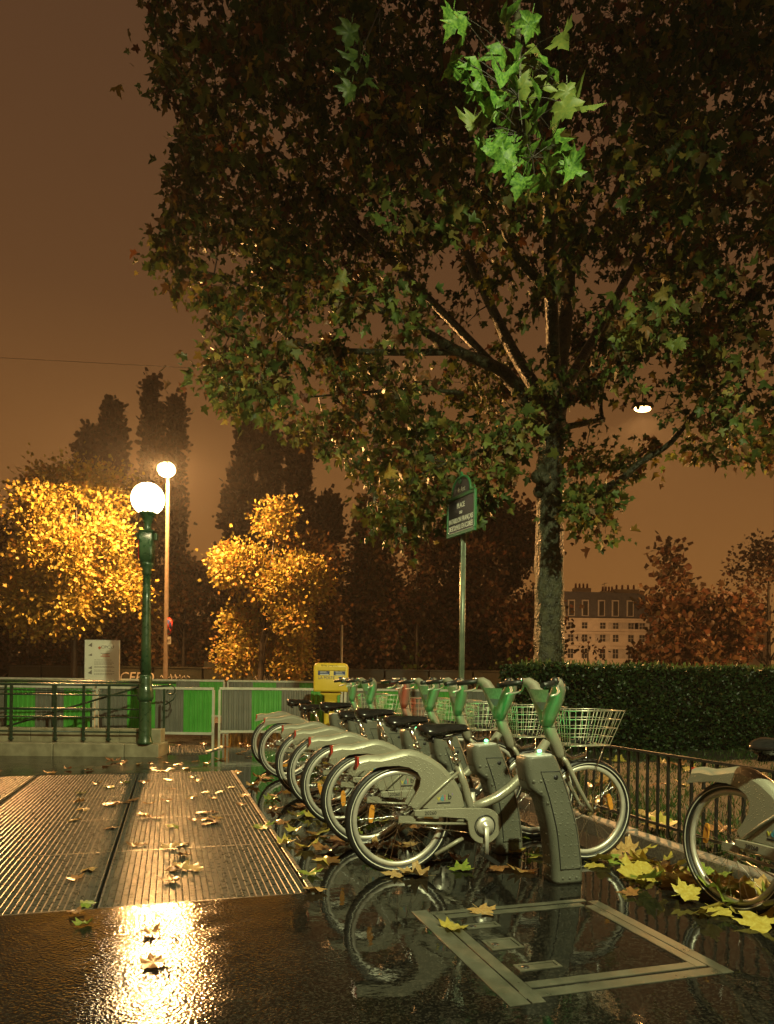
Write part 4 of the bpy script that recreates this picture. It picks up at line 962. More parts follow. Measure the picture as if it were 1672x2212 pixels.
MB().sphere((-1.93, -.5, zt + .01), .14, 16, 10, (1.6, .8, .6)).build('lens', M['lens_far'], hd)
lamp('street_lamp_light', 'SPOT', (sl2.location.x - 1.93, 18.95, zt - .17), 4200, SODIUM, .16, aim=(0, 0, -1), cone=140, blend=.25)
q = at(1223, 1437, 95)
sl3 = thing('quay_lamp', 'small bright lamp just above the hedge before the building', 'street lamp', (q.x, 95, 0), 0)
MB().lathe([(.10, -2), (.07, q.z - .2)], 8).build('mast', M['pole'], sl3); MB().sphere((0, 0, q.z), .42, 14, 8).build('globe', M['lens_far'], sl3)
lamp('quay_lamp_light', 'SPOT', (q.x + 5, 104, 2.5), 20000, (1.0, .53, .21), .4, aim=(.12, 1, .12), cone=110, blend=.6)

# ------------------------------------------------------------------ quay parapet and booksellers' boxes
qp = thing('quay_parapet', 'long low stone parapet of the quay behind the road', 'parapet', (0, 32, 0), 0)
for i in range(34):
    MB().box(-34 + i*2 + .01, -32 + i*2 - .01, 0, .6, -.2, .92).build('parapet_stone', M['quay'], qp, (0, random.uniform(-.01, .01), random.uniform(-.01, .01)))
def book_box(px0, px1, label, lid):
    a, c = at(px0, 1450, 31.9), at(px1, 1450, 31.9)
    t = thing('bookseller_box', label, 'bookseller box', ((a.x + c.x)/2, 31.8, .925), 0, 'closed bookseller boxes on the quay wall'); w = (c.x - a.x)/2 - .02
    MB().box(-w, w, 0, .75, 0, .66).build('chest', M['bench'], t, bevel=.01)
    MB().prism([(-w-.03, .662), (w+.03, .662), (w+.03, .72), (-w-.03, .72)], -.06, .79).build('lid', M[lid], t)
    if lid == 'zinc': MB().box(-w, w, .05, .12, .725, .98).build('raised_panel', M['bench'], t)
    return t
t1 = book_box(256, 330, 'dark bookseller box with round pale lettering beside the notice', 'bench')
t2 = book_box(332, 438, 'dark bookseller box with thin pale scrawl right of the lamp post', 'bench')
t3 = book_box(440, 524, 'bookseller box with bright lid left of the pale scrawled one', 'zinc')
t4 = book_box(526, 618, 'bookseller box with bright lid and pale scrawl by the trunk', 'zinc')
for i, (a, c) in enumerate(((20, 90), (92, 180), (640, 735), (737, 830), (832, 925), (927, 1020), (1022, 1110), (1112, 1200))):
    book_box(a, c, ['dark closed bookseller box at the far left edge', 'dark closed bookseller box below the left tree', 'dark closed bookseller box just left of the letter box', 'dark closed bookseller box right of the letter box', 'dark closed bookseller box behind the far handlebars', 'dark closed bookseller box left of the sign post', 'dark closed bookseller box right of the sign post', 'dark closed bookseller box nearest the hedge'][i], 'bench')
o = lettering('CERO', .62, M['graffiti'], t1, -.70, -.006, .03, sx=.95, shear=.15, extrude=.004)
def scrawl(t, x0, x1, z, h, n):
    pts = [(x0 + (x1-x0)*k/n, -.008, z + h*(.5 + .5*math.sin(k*2.3)*math.cos(k*.7))) for k in range(n + 1)]
    MB().tube(pts, .022, 4, False).build('scrawl', M['graffiti'], t)
scrawl(t2, -.75, .55, .12, .28, 26); scrawl(t4, -.45, .75, .06, .36, 24)

# thin pale post on the road side
pp = at(738, 1400, 30); tag(MB().tube([(0, 0, 0), (0, 0, at(738, 1350, 30).z)], .05, 8).build('marker_post', M['galv'], None, (pp.x, 30, 0)), 'thin pale post standing before the dark trees', 'post')

# ------------------------------------------------------------------ the far building
def make_building():
    Y = 130.0; s = Y/FPX
    a, c = at(1150, 1400, Y), at(1395, 1400, Y); W_ = c.x - a.x
    t = thing('apartment_building', 'pale stone apartment building with dark mansard roof beyond the hedge', 'building', (a.x, Y, -8), 0)
    Z = lambda py: at(1290, py, Y).z + 8
    zc_, zr = Z(1337), Z(1283)
    MB().box(0, W_, 0, 12, 0, zc_).build('wall', M['facade'], t)
    for py in (1337, 1366, 1397, 1428): MB().box(-.1, W_+.1, -.35, 0, Z(py) - .22, Z(py) + .12).build('cornice', M['facade'], t)
    rf = MB().prism([(-.2, zc_+.13), (W_+.2, zc_+.13), (W_-.1, zr-.2), (W_-1.2, zr+.25), (1.0, zr+.5), (.1, zr-.1)], .2, 11.8).build('roof', M['slate'], t)
    X = lambda px: (px - 1150)*s
    for k, px in enumerate((1195, 1233, 1263, 1298, 1328, 1360)):
        d = MB().box(X(px)-.62, X(px)+.62, -.15, 1.5, Z(1331), Z(1296)).build('dormer', M['shutter'], rf)
        MB().box(X(px)-.42, X(px)+.42, -.22, -.152, Z(1330), Z(1299)).build('pane', M['glass'], d)
    for py0, py1 in ((1345, 1358), (1371, 1386), (1402, 1422), (1434, 1452)):
        for px in (1172, 1200, 1232, 1262, 1301, 1329, 1362, 1386):
            f = MB().box(X(px)-.50, X(px)+.50, -.10, .05, Z(py1), Z(py0)).build('window', M['glass'], t)
            fr = MB()
            for x_ in (-.54, -.03, .48): fr.box(X(px)+x_, X(px)+x_+.06, -.16, -.101, Z(py1), Z(py0))
            fr.box(X(px)-.54, X(px)+.54, -.15, -.102, (Z(py0)+Z(py1))/2-.04, (Z(py0)+Z(py1))/2+.04); fr.build('frame', M['shutter'], f)
            if (px + py0) % 3:
                for sg_ in (-1, 1): MB().box(X(px)+sg_*.95-.38, X(px)+sg_*.95+.38, -.14, -.04, Z(py1), Z(py0)).build('shutter', M['shutter'], f)
    for px, w, top in ((1270, 1.6, 1264), (1328, 1.3, 1270), (1368, 2.4, 1266), (1215, 1.2, 1270)):
        ch = MB().box(X(px)-w, X(px)+w, 4, 5.5, zr-1, Z(top)).build('chimney', M['facade'], rf)
        for k in range(4): MB().lathe([(.22, 0), (.17, .9)], 8, (X(px)-w*.7 + k*w*.45, 4.7, Z(top))).build('chimney_pot', M['terracotta'], ch)
    an = MB().tube([(X(1318), 4, zr), (X(1318), 4, Z(1252))], .05, 5); an.tube([(X(1312), 4, Z(1257)), (X(1325), 4, Z(1252))], .04, 4); an.build('aerial', M['slate'], rf)
    t2 = thing('apartment_building', 'lower pale house half hidden by the bare tree at right', 'building', (c.x + .5, Y + 4, -8), 0)
    MB().box(0, 24, 0, 10, 0, Z(1325)).build('wall', M['facade'], t2); MB().prism([(-.2, Z(1325)+.02), (24.2, Z(1325)+.02), (23, Z(1300)), (1.2, Z(1300))], .1, 9.9).build('roof', M['slate'], t2)
    for px in range(8):
        for py0, py1 in ((1345, 1358), (1371, 1386), (1402, 1422)):
            f = MB().box(1.5+px*2.9, 2.5+px*2.9, -.08, .05, Z(py1), Z(py0)).build('window', M['glass'], t2); MB().box(1.97+px*2.9, 2.03+px*2.9, -.12, -.081, Z(py1), Z(py0)).build('frame', M['shutter'], f)
make_building()

# ------------------------------------------------------------------ trees
def inpoly(P, poly):
    poly = np.asarray(poly, float); x, y = P[:, 0], P[:, 1]; ins = np.zeros(len(P), bool); j = len(poly) - 1
    for i in range(len(poly)):
        xi, yi = poly[i]; xj, yj = poly[j]
        ins ^= ((yi > y) != (yj > y)) & (x < (xj-xi)*(y-yi)/((yj-yi) if yj != yi else 1e-9) + xi); j = i
    return ins
def grow(limbs, targets, tw0=.016, seg=4):
    """limbs: list of (points, r0, r1); twigs reach each target from the nearest wood already grown"""
    b = MB(); nod = []; rad = []
    for pts, r0, r1 in limbs:
        P = [Vector(p) for p in pts]; Q = []
        for i in range(len(P) - 1):
            for k in range(4):
                q = k/4; p0 = P[max(i-1, 0)]; p1 = P[i]; p2 = P[i+1]; p3 = P[min(i+2, len(P)-1)]
                Q.append(.5*((2*p1) + (p2-p0)*q + (2*p0-5*p1+4*p2-p3)*q*q + (-p0+3*p1-3*p2+p3)*q**3))
        Q.append(P[-1]); n = len(Q)
        R = [r0 + (r1-r0)*i/(n-1) for i in range(n)]
        b.tube(Q, R, 9 if r0 > .06 else 6, True, jit=.10)
        nod += [tuple(p) for p in Q]; rad += R
    nod = np.array(nod); rad = np.array(rad)
    T = np.asarray(targets); dmin = np.array([np.min(np.linalg.norm(nod - t, axis=1)) for t in T]); ends = []
    tb = MB(); dirs = []
    for i in np.argsort(dmin):
        t = T[i]; d = np.linalg.norm(nod - t, axis=1); k = int(np.argmin(d + np.where(rad > .15, .8, 0))); a = nod[k]; L = d[k]
        r0 = max(min(rad[k]*.65, .010 + .011*L), .004)
        side = rng.normal(0, .10*L, 3); pts = []
        for q in np.linspace(0, 1, seg + 1):
            w = q*(1-q)*4; pts.append(a + (t-a)*q + side*w*.5 + np.array([0, 0, .10*L*w]) + (rng.normal(0, .025*L, 3) if 0 < q < 1 else 0))
        R = [r0*(1-q) + .0045*q for q in np.linspace(0, 1, seg + 1)]
        tb.tube(pts, R, 4, False)
        nod = np.vstack([nod, np.array(pts[1:])]); rad = np.concatenate([rad, R[1:]])
        ends.append(pts); dirs.append(t - a)
    return b, tb, ends

TY = 12.6
def make_plane_tree():
    t = thing('plane_tree', 'large dark plane tree spreading over the bicycles from behind the hedge', 'tree', (at(1187, 1437, TY).x, TY, 0), 0)
    O = np.array(t.location)
    def A(px, py, Y): return np.array(at(px, py, Y)) - O
    trunk = [np.array((0, 0, 0)), A(1185, 1437, TY), A(1186, 1300, TY), A(1188, 1150, TY), A(1190, 1050, TY), A(1191, 980, TY), A(1194, 905, TY), A(1198, 865, TY)]
    tb = MB(); n = 84; Q = []
    zz = [p[2] for p in trunk]
    for i in range(n + 1):
        z = zz[0] + (zz[-1]-zz[0])*i/n
        Q.append((np.interp(z, zz, [p[0] for p in trunk]), np.interp(z, zz, [p[1] for p in trunk]), z))
    rings = []
    for i, p in enumerate(Q):
        q = i/n; r = .285 - .075*q + .10*max(0, 1 - q*7); ring = []
        for k in range(24):
            a = 2*PI*k/24; bump_ = 1 + .05*math.sin(a*3 + p[2]*1.3) + .035*math.sin(a*7 - p[2]*4) + random.uniform(-.035, .035) + .045*math.sin(p[2]*13 + 2*math.sin(a*2 + p[2]))*math.sin(a*1.5 + p[2]*2.1)
            ring.append((p[0] + r*bump_*math.cos(a), p[1] + r*bump_*math.sin(a), p[2]))
        rings.append(ring)
    tb.loft(rings).build('trunk', M['bark'], t)
    bp = A(1168, 1030, TY - .22); bb = MB()
    for k in range(9): bb.sphere(bp + rng.normal(0, .07, 3), random.uniform(.07, .13), 10, 7)
    bb.build('burl', M['bark'], t)
    limbs = [
        ([A(1192, 930, 12.6), A(1150, 880, 12.3), A(1090, 805, 11.8), A(990, 760, 11.2), A(870, 690, 10.5), A(760, 650, 9.9)], .15, .03),
        ([A(1197, 880, 12.6), A(1212, 760, 12.7), A(1228, 600, 12.9), A(1220, 430, 13.0), A(1195, 250, 13.0), A(1180, 60, 13.0), A(1180, -120, 13)], .17, .04),
        ([A(1192, 885, 12.7), A(1120, 780, 13.2), A(1060, 660, 13.8), A(985, 500, 14.2), A(920, 370, 14.3), A(860, 200, 14.3)], .13, .03),
        ([A(1200, 880, 12.5), A(1255, 845, 12.2), A(1320, 800, 11.8), A(1380, 690, 11.4), A(1450, 560, 11.0), A(1530, 430, 10.8)], .13, .03),
        ([A(1185, 950, 12.5), A(1150, 912, 12.2), A(1100, 928, 11.6), A(1020, 985, 11.0), A(960, 1003, 10.6), A(880, 1035, 10.2)], .075, .012),
        ([A(1200, 1100, 12.55), A(1260, 1075, 12.3), A(1335, 1040, 12.0), A(1382, 1000, 11.8), A(1450, 955, 11.6), A(1510, 880, 11.4), A(1600, 800, 11.2)], .085, .025),
        ([A(1205, 925, 12.6), A(1260, 915, 12.8), A(1305, 905, 13.0)], .06, .04), ([A(1302, 912, 13.0), A(1298, 870, 13.0), A(1310, 800, 13.1)], .045, .02),
        ([A(1200, 870, 12.4), A(1190, 640, 11.0), A(1180, 300, 9.5), A(1160, 0, 8.0), A(1120, -60, 6.4), A(1118, 60, 5.5), A(1125, 180, 5.25)], .12, .006),
        ([A(1150, 880, 12.3), A(980, 700, 13), A(760, 480, 13.3), A(600, 330, 13.3), A(480, 250, 13.2)], .09, .02),
        ([A(990, 760, 11.2), A(800, 760, 11.0), A(640, 740, 11.0), A(520, 620, 11.0), A(420, 580, 11)], .06, .012),
        ([A(1200, 870, 12.8), A(1300, 700, 14.2), A(1420, 480, 15.0), A(1560, 250, 15.2)], .12, .03),
        ([A(1000, 850, 11.6), A(900, 840, 11.2), A(760, 850, 11.0), A(640, 860, 10.9)], .04, .01),
        ([A(1190, 640, 11.0), A(1000, 420, 9.8), A(820, 200, 9.0), A(760, 60, 8.2)], .07, .014),
        ([A(1228, 600, 12.9), A(1380, 330, 12.0), A(1500, 120, 11.2)], .08, .02),
    ]
    env = [(330,-140),(345,165),(375,290),(398,350),(380,420),(398,470),(372,520),(322,548),(332,628),(420,640),(455,700),(520,718),(536,755),(442,790),(428,850),(470,893),(540,903),(600,925),(660,950),(705,985),(715,1005),(790,1012),(800,1055),(752,1085),(765,1105),(800,1150),(880,1168),(960,1145),(1030,1120),(1062,1055),(1110,1035),(1105,975),(1150,930),(1160,860),(1230,850),(1300,850),(1340,880),(1380,910),(1400,985),(1480,1010),(1560,1040),(1640,1000),(1760,960),(1760,-140)]
    extra = [(1225,940),(1330,940),(1400,990),(1380,1060),(1330,1075),(1345,1200),(1300,1190),(1250,1150),(1215,1110)]
    N = 60000
    X = np.stack([rng.uniform(-5.5, 10, N), rng.uniform(7.2, 17.5, N), rng.uniform(2.5, 15.5, N)], -1)
    px = project(X); ell = ((X[:, 0]-O[0]+.3)/7.6)**2 + ((X[:, 1]-O[1])/5.3)**2 + ((X[:, 2]-8.6)/6.9)**2
    inside = inpoly(px, env) & (ell < 1) & (px[:, 0] < 1740)
    X1 = X[inside]; p1 = px[inside]; e1 = ell[inside]
    fork = [(1030,700),(1130,620),(1260,640),(1340,760),(1330,850),(1235,860),(1228,1010),(1150,1000),(1090,930),(1000,860)]
    X1k = (~inpoly(p1, fork)) | (rng.random(len(X1)) < .10) | (X1[:, 1] > 13.8); X1 = X1[X1k]; p1 = p1[X1k]; e1 = e1[X1k]
    nzv = np.array([mnoise.noise(Vector(p)*.62) for p in X1]); low = p1[:, 1] > 520
    keep = (rng.random(len(X1)) < np.where(e1 > .35, 1, .35)) & (nzv > np.where(low, .05, -.22)); X1 = X1[keep][:1350]
    # fringe: leaves reach right to the outline
    nearY = {True: 1}
    fr = []
    for i in range(len(env) - 8):
        a, c = np.array(env[i], float), np.array(env[i+1], float); m = int(np.linalg.norm(c-a)/22) + 1
        for k in range(m):
            if rng.random() < .42: continue
            q = a + (c-a)*(k + rng.random())/m; inw = np.array([900., 520.]) - q; q = q + inw/np.linalg.norm(inw)*rng.uniform(-4, 42); fr.append(np.array(at(q[0], q[1], rng.uniform(9.3, 13.0))))
    X2 = X[inpoly(px, extra) & (np.abs(X[:, 1]-12) < 1.3)][:26]
    T = np.vstack([X1, np.array(fr), X2]) - O
    wood, tw, ends = grow(limbs, T)
    wood.build('limbs', M['bark'], t); tag(tw.build('twigs', M['twig'], t), kind='stuff')
    pos, dr = [], []
    for pts in ends:
        pts = np.array(pts); m = int(rng.integers(24, 38))
        q = 1 - rng.random(m)**1.6*.75; k = np.clip((q*(len(pts)-1)).astype(int), 0, len(pts)-2); f = q*(len(pts)-1) - k
        base = pts[k] + (pts[k+1]-pts[k])*f[:, None]; ax = pts[-1] - pts[0]; ax = ax/(np.linalg.norm(ax) + 1e-6)
        off = rng.normal(0, 1, (m, 3)); off -= .5*ax*(off @ ax)[:, None]; off *= rng.uniform(.06, .24); pos.append(base + off)
        droop = rng.normal(0, .3, 3) + np.array([0, 0, -.6])
        dd = off*1.6 + ax*.35 + droop + rng.normal(0, .22, (m, 3)); dr.append(dd)
    pos = np.vstack(pos); dr = np.vstack(dr); n = len(pos)
    pr = project(pos + O)
    d = np.linalg.norm(pos, axis=1)
    size = .065 + .115*rng.random(n)**1.3
    cols = palette(n, [(.060, .100, .022), (.105, .13, .028), (.21, .18, .045), (.12, .075, .03), (.15, .065, .028)], [4, 3.2, 1.6, 1.6, .6], .45)
    # the leaves that show largest: lowest, nearest ones in the picture become parts of their own
    vis = (pr[:, 0] > 60) & (pr[:, 0] < 1620) & (pr[:, 1] > 60)
    score = size/(pos[:, 1] + O[1]) * vis * np.where((pr[:, 1] > 560) | (pr[:, 0] < 480), 1.3, .8) * rng.uniform(.8, 1.1, n)
    top = np.argsort(-score)[:236]; rest = np.ones(n, bool); rest[top] = False
    ptp, cc_ = leaf_template(1); ptp = [cc_] + ptp; vr = []
    for fold, bend_, asp in ((.15, .25, 1.0), (.55, .10, .92), (-.35, .45, .85), (.9, -.2, 1.0)):
        vr.append(np.array([(x*asp/(1 + abs(fold)*.4), y, fold*abs(x) + bend_*(y-.3)**2) for x, y in ptp]))
    # four leaf forms, interleaved in one mesh
    ks = rng.integers(0, 4, n); meshes = []
    fcs = [(0, 1+i, 1+(i+1) % (len(ptp)-1)) for i in range(len(ptp)-1)]
    for q_ in range(4):
        sel = rest & (ks == q_); leaf_cloud('crown', pos[sel], dr[sel], size[sel], cols[sel], M['leaves'], t, vr[q_], fcs, kind='stuff')
    for nm in ('yellow', 'green', 'brown'): M['tree_' + nm] = flat_leaf_mat('tree_leaf_' + nm, *{'yellow': ((.22, .19, .04), (.30, .24, .06)), 'green': ((.09, .14, .03), (.14, .17, .035)), 'brown': ((.15, .08, .035), (.20, .11, .04))}[nm], .3, .5, .3)
    M['tree_lush'] = M['leaf_lush']
    tm = {}
    M['tree_dim'] = flat_leaf_mat('tree_leaf_dim', (.03, .06, .015), (.06, .10, .02), .3, .5, .3)  # lower light on the left hanging spray put into its leaf colour
    for nm in ('yellow', 'green', 'brown', 'lush', 'dim'):
        tm[nm] = [leaf_mesh(f'leaf_{nm}_{q}', 1.0, curl=(.35, .8, -.5, 1.1)[q], bend=(-.5, .3, .6, -.2)[q], ripple=.06, detail=2) for q in range(4)]
        for me in tm[nm]: me.materials.append(M['tree_' + nm])
    def put(p, dvec, s, nm):
        o = obj('leaf', random.choice(tm[nm]), None, t, tuple(p)); dv_ = Vector(dvec).normalized()
        quat = Vector((0, 1, 0)).rotation_difference(dv_); rot = quat @ Matrix.Rotation(random.uniform(0, 6.28), 3, 'Y').to_quaternion()
        o.rotation_mode = 'QUATERNION'; o.rotation_quaternion = rot; o.scale = (s,)*3
    for i in top: put(pos[i], dr[i], size[i]*1.02, random.choice(['green', 'green', 'yellow', 'green', 'brown']))
    # the twig that hangs down close to the lantern
    near = [(975,140),(1000,165),(1035,150),(1050,205),(1085,175),(1105,160),(1120,195),(1065,250),(1040,300),(1045,240),(1075,300),(1100,260),(1130,225),(1150,190),(1155,270),(1140,305),(1090,350),(1110,330),(1135,355),(1150,385),(1165,340),(1180,365),(1205,345),(1225,365),(1190,300),(1215,240),(1235,225),(1200,190),(1225,200),(1180,160),(1120,130),(1085,120),(1160,120),(1060,330),(1040,320),(745,140),(770,165),(790,190),(760,200),(735,180),(800,150),(775,130),(1010,70),(1080,60),(1150,50),(1210,90),(760,70),(980,40),(1130,400),(1155,410),(1110,380),(1175,390),(1095,310),(1070,215),(1025,270),(1240,250),(1215,330),(1235,380),(1020,200),(1100,210),(1170,235),(1145,150)]
    hub = MB(); spine = [A(1118, 60, 5.5), A(1122, 130, 5.35), A(1120, 210, 5.25), A(1130, 290, 5.2), A(1150, 340, 5.2)]
    hub.tube(spine, [.008, .007, .006, .005, .003], 5)
    hub2 = [A(820, 20, 6.6), A(790, 90, 6.4), A(770, 160, 6.3)]; hubb = MB(); hubb.tube(hub2, [.007, .005, .003], 5); hubb.tube([A(820, 200, 9.0), A(822, 90, 7.6), A(820, 20, 6.6)], [.012, .010, .007], 5)
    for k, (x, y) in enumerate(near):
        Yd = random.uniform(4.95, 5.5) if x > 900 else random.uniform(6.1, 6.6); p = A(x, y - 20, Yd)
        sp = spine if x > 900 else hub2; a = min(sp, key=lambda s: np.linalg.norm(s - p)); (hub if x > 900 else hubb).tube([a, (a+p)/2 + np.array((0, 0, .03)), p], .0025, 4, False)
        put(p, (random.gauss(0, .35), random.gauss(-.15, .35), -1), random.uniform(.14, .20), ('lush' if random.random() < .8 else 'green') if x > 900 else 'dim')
    hub.build('hanging_twig', M['twig'], t); hubb.build('hanging_twig', M['twig'], t)
    return t
make_plane_tree()

def bg_tree(name, label, px, pytop, Y, half, zlow, n, cols, wts, group, shape=1.0, leaf=(.10, .19), sparse=0, trunk_r=.14, ground_z=0.0, lean=0.0):
    base = at(px, 1470, Y); base.z = ground_z
    t = thing(name, label, 'tree', base, 0, group); H_ = at(px, pytop, Y).z - ground_z
    hw_ = half*Y/FPX
    m = max(34, int(n/60)) if n < 30000 else int(n/110); T = []
    zl = zlow
    if shape == 1.0:
        lob = []
        for k in range(18):
            q = random.uniform(.06, .92); w = hw_*math.sqrt(max(.05, 1 - (2*q - .8)**2/1.3))*.78; a = random.uniform(0, 2*PI)
            lob.append((w*math.cos(a) + lean*q, w*math.sin(a)*.8, zl + (H_-zl)*q, hw_*random.uniform(.22, .40)))
        lob.append((lean, 0, H_ - hw_*.3, hw_*.3))
        while len(T) < m:
            x_, y_, z_, r_ = random.choice(lob); d_ = Vector((random.gauss(0, 1), random.gauss(0, 1), random.gauss(0, 1))).normalized()*r_*random.uniform(.45, 1.05)
            T.append((x_ + d_.x, y_ + d_.y, min(z_ + d_.z*.8, H_)))
    if shape == 'poplar':
        ph = random.uniform(0, 6)
        while len(T) < m:
            q = random.random()**.85; w = hw_*.72*(1 - q)**.45*min(1, .35 + 2.2*q)*(1 + .25*math.sin(q*17 + ph)); a = random.uniform(0, 2*PI); r = w*math.sqrt(random.random())
            T.append((hw_*.22*math.sin(5*q + ph) + r*math.cos(a), r*math.sin(a), zl + (H_ - zl)*q))
    while len(T) < m:
        q = random.random(); z = zl + (H_ - zl)*q
        if shape == 'poplar': w = hw_*(math.sin(PI*min(1, .12 + .88*q)**.7)**.6)*(1 - .5*q)
        elif shape == 'cone': w = hw_*(1.05 - q)**.75*(.5 + .5*min(1, q*5))
        else: w = hw_*math.sqrt(max(.02, 1 - (2*q - .85)**2/1.35))
        a = random.uniform(0, 2*PI); r = w*math.sqrt(random.random())*random.choice((1, 1, .8, 1.35 if shape == 'poplar' else 1.12))
        T.append((r*math.cos(a) + lean*q, r*math.sin(a)*.8, z*.985))
    limbs = [([(0, 0, 0), (lean*.2, 0, H_*.35), (lean*.6 + random.uniform(-.1, .1), 0, H_*.7), (lean, 0, H_*.97)], trunk_r, .015)]
    for k in range(6):
        a = random.uniform(0, 2*PI); z = zl + (H_-zl)*random.uniform(0, .5); r = hw_*.55
        limbs.append(([(lean*z/H_, 0, z*.85), (r*.5*math.cos(a), r*.5*math.sin(a), z + .3), (r*math.cos(a), r*math.sin(a), z + (H_-zl)*.2)], trunk_r*.4, .012))
    wd, tw, ends = grow(limbs, T, seg=3)
    wd.v += []; n0 = len(wd.v); wd.add(tw.v, tw.f, True); wd.build('trunk', M['twig'], t)
    per = max(4, n//m) if shape != 'poplar' else max(4, n//m); pos = []; dr = []
    sp = hw_*.10 + .10
    for pts in ends:
        pts = np.array(pts); q = 1 - rng.random(per)**1.5*.6; k = np.clip((q*(len(pts)-1)).astype(int), 0, len(pts)-2); f = q*(len(pts)-1)-k
        off = rng.normal(0, sp, (per, 3)); pos.append(pts[k] + (pts[k+1]-pts[k])*f[:, None] + off); dr.append(off + rng.normal(0, sp, (per, 3)) + np.array([0, 0, -.2*sp if shape != 'poplar' else sp*1.5]))
    pos = np.vstack(pos); dr = np.vstack(dr); k = len(pos)
    o = leaf_cloud('crown', pos, dr, rng.uniform(*leaf, k), palette(k, cols, wts, .3), M['far_leaves'], t, *QUADT, kind='stuff')
    return t
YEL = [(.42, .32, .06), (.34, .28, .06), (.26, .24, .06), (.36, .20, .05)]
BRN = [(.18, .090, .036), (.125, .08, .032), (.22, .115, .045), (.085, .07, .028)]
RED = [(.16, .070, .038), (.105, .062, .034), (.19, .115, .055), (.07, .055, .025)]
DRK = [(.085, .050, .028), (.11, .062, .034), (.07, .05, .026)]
gq = 'trees along the quay'
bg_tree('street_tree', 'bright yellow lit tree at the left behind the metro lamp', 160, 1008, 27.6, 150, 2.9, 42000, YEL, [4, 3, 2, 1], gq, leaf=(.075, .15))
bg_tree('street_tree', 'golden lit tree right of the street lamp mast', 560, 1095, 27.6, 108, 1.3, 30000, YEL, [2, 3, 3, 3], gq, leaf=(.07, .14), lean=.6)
bg_tree('street_tree', 'brown tree close behind the golden lit tree', 660, 1170, 33.5, 110, 1.0, 9500, BRN, [3, 2, 2, 1], gq)
bg_tree('street_tree', 'dark brown pointed tree in the middle behind the letter box', 800, 1085, 38, 95, 1.2, 12000, BRN, [2, 3, 1, 3], gq, 'cone', leaf=(.13, .25))
bg_tree('street_tree', 'dark rounded tree between the pointed tree and the sign', 900, 1150, 36.5, 100, 1.0, 12000, RED, [2, 3, 1, 3], gq, leaf=(.13, .24))
bg_tree('street_tree', 'reddish dark tree behind the street name sign', 1070, 1085, 37, 125, 1.0, 16000, RED, [3, 3, 2, 2], gq, leaf=(.13, .24))
bg_tree('street_tree', 'low brown tree between the sign and the big trunk', 1095, 1220, 40, 55, .8, 8000, RED, [3, 2, 2, 2], gq)
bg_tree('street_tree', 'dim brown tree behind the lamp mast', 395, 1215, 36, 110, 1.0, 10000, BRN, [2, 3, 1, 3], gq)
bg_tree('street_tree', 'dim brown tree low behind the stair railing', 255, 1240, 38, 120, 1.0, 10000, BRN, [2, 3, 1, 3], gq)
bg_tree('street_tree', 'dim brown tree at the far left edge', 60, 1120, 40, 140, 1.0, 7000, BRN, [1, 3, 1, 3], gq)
bg_tree('street_tree', 'thin leaved russet tree at the right beside the building', 1445, 1165, 34, 85, 2.4, 1000, RED, [4, 2, 3, 1], gq, 'cone', leaf=(.16, .28), trunk_r=.10)
bg_tree('street_tree', 'russet leafy tree at the right edge above the hedge', 1530, 1275, 31, 110, .8, 3600, RED, [4, 2, 4, 1], gq, leaf=(.16, .26))
bg_tree('street_tree', 'tall dim tree at the far right edge', 1660, 1180, 36, 110, 1.5, 2200, RED, [4, 2, 3, 1], gq)
bg_tree('street_tree', 'low bare branched tree before the pale building', 1270, 1385, 40, 44, .8, 120, RED, [3, 2, 2, 2], gq, leaf=(.12, .2), trunk_r=.09)
bg_tree('street_tree', 'small russet tree between the building and the bare tree', 1415, 1355, 38, 48, .8, 600, RED, [3, 2, 3, 2], gq, leaf=(.14, .24), trunk_r=.09)
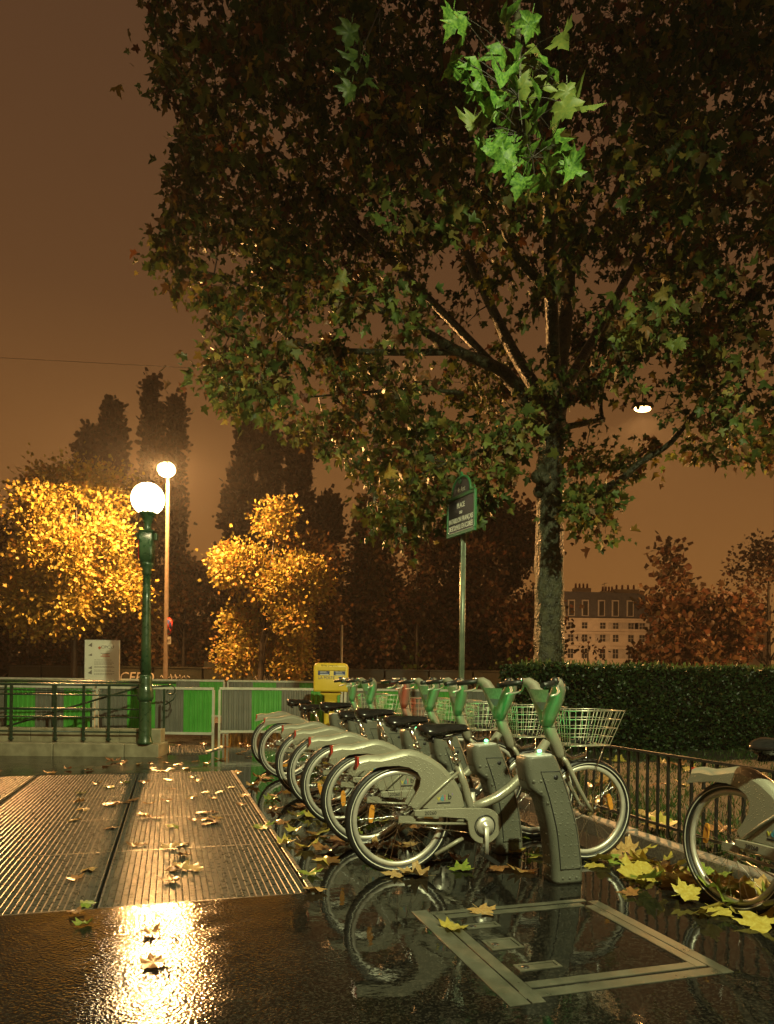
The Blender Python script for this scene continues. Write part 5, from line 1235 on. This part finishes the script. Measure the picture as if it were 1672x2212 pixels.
for i, (px, top, Y, hw_, lab) in enumerate(((312, 828, 62, 52, 'tallest dark poplar above the street lamp'), (245, 872, 63, 50, 'dark poplar left of the tallest one'), (378, 865, 66, 50, 'dark poplar right of the tallest one'), (185, 930, 60, 62, 'shorter dark poplar at the left'), (520, 915, 58, 58, 'left one of three dark poplars in the middle'), (572, 925, 60, 52, 'middle one of three dark poplars'), (628, 925, 57, 56, 'right one of three dark poplars in the middle'), (690, 1090, 60, 80, 'low dark poplar behind the brown trees'))):
    bg_tree('poplar', lab, px, top, Y, hw_, 3.0, 9000, DRK, [1, 1, 1], 'dark poplars beyond the quay', 'poplar', leaf=(.22, .42), trunk_r=.2, ground_z=-3)
# the wood far beyond the quay reads as one dark mass
n = 30000; X_ = rng.uniform(-42, 9, n); top_ = 5.2 + 1.6*np.sin(X_*.55) + 1.1*np.sin(X_*1.31 + 1) + .7*np.sin(X_*2.9); top_ = np.where(X_ < -18, top_ + 2.2, top_)
P = np.stack([X_, rng.uniform(46, 52, n), -.6 + (top_ + .6)*rng.random(n)**.8 + rng.normal(0, .25, n)], -1)
o = leaf_cloud('wood', P, rng.normal(size=(n, 3)), rng.uniform(.22, .45, n), palette(n, BRN + DRK, [1, 2, 1, 2, 2, 2, 2]), M['far_leaves'], None, *QUADT, kind='stuff'); tag(o, 'dark mass of far trees beyond the quay', 'wood')
# shrubs on the quay as one mass, greenish light put into leaf colour
n = 5200; P = np.stack([rng.uniform(-8, 9, n), rng.uniform(32.9, 35.5, n), .3 + np.abs(rng.normal(0, .75, n))], -1); P[:, 2] *= (.75 + .35*np.sin(P[:, 0]*1.3))
o = leaf_cloud('shrubs', P, rng.normal(size=(n, 3)), rng.uniform(.10, .22, n), palette(n, [(.07, .12, .025), (.11, .15, .03), (.13, .10, .03)], [3, 2, 1]), M['far_leaves'], None, *QUADT, kind='stuff'); tag(o, 'low green-lit shrubs behind the quay parapet', 'shrubs')

# ------------------------------------------------------------------ damp air
hm = bpy.data.materials.new('damp_air'); hm.use_nodes = True; hn = hm.node_tree.nodes; hn.clear()
ho = hn.new('ShaderNodeOutputMaterial'); hv = hn.new('ShaderNodeVolumePrincipled'); hv.inputs['Density'].default_value = .0006; hv.inputs['Color'].default_value = (.85, .85, .85, 1); hv.inputs['Anisotropy'].default_value = .55
hm.node_tree.links.new(hv.outputs[0], ho.inputs['Volume'])
tag(MB().box(-90, 90, -14, 160, -9.5, 34).build('haze', hm), kind='stuff')
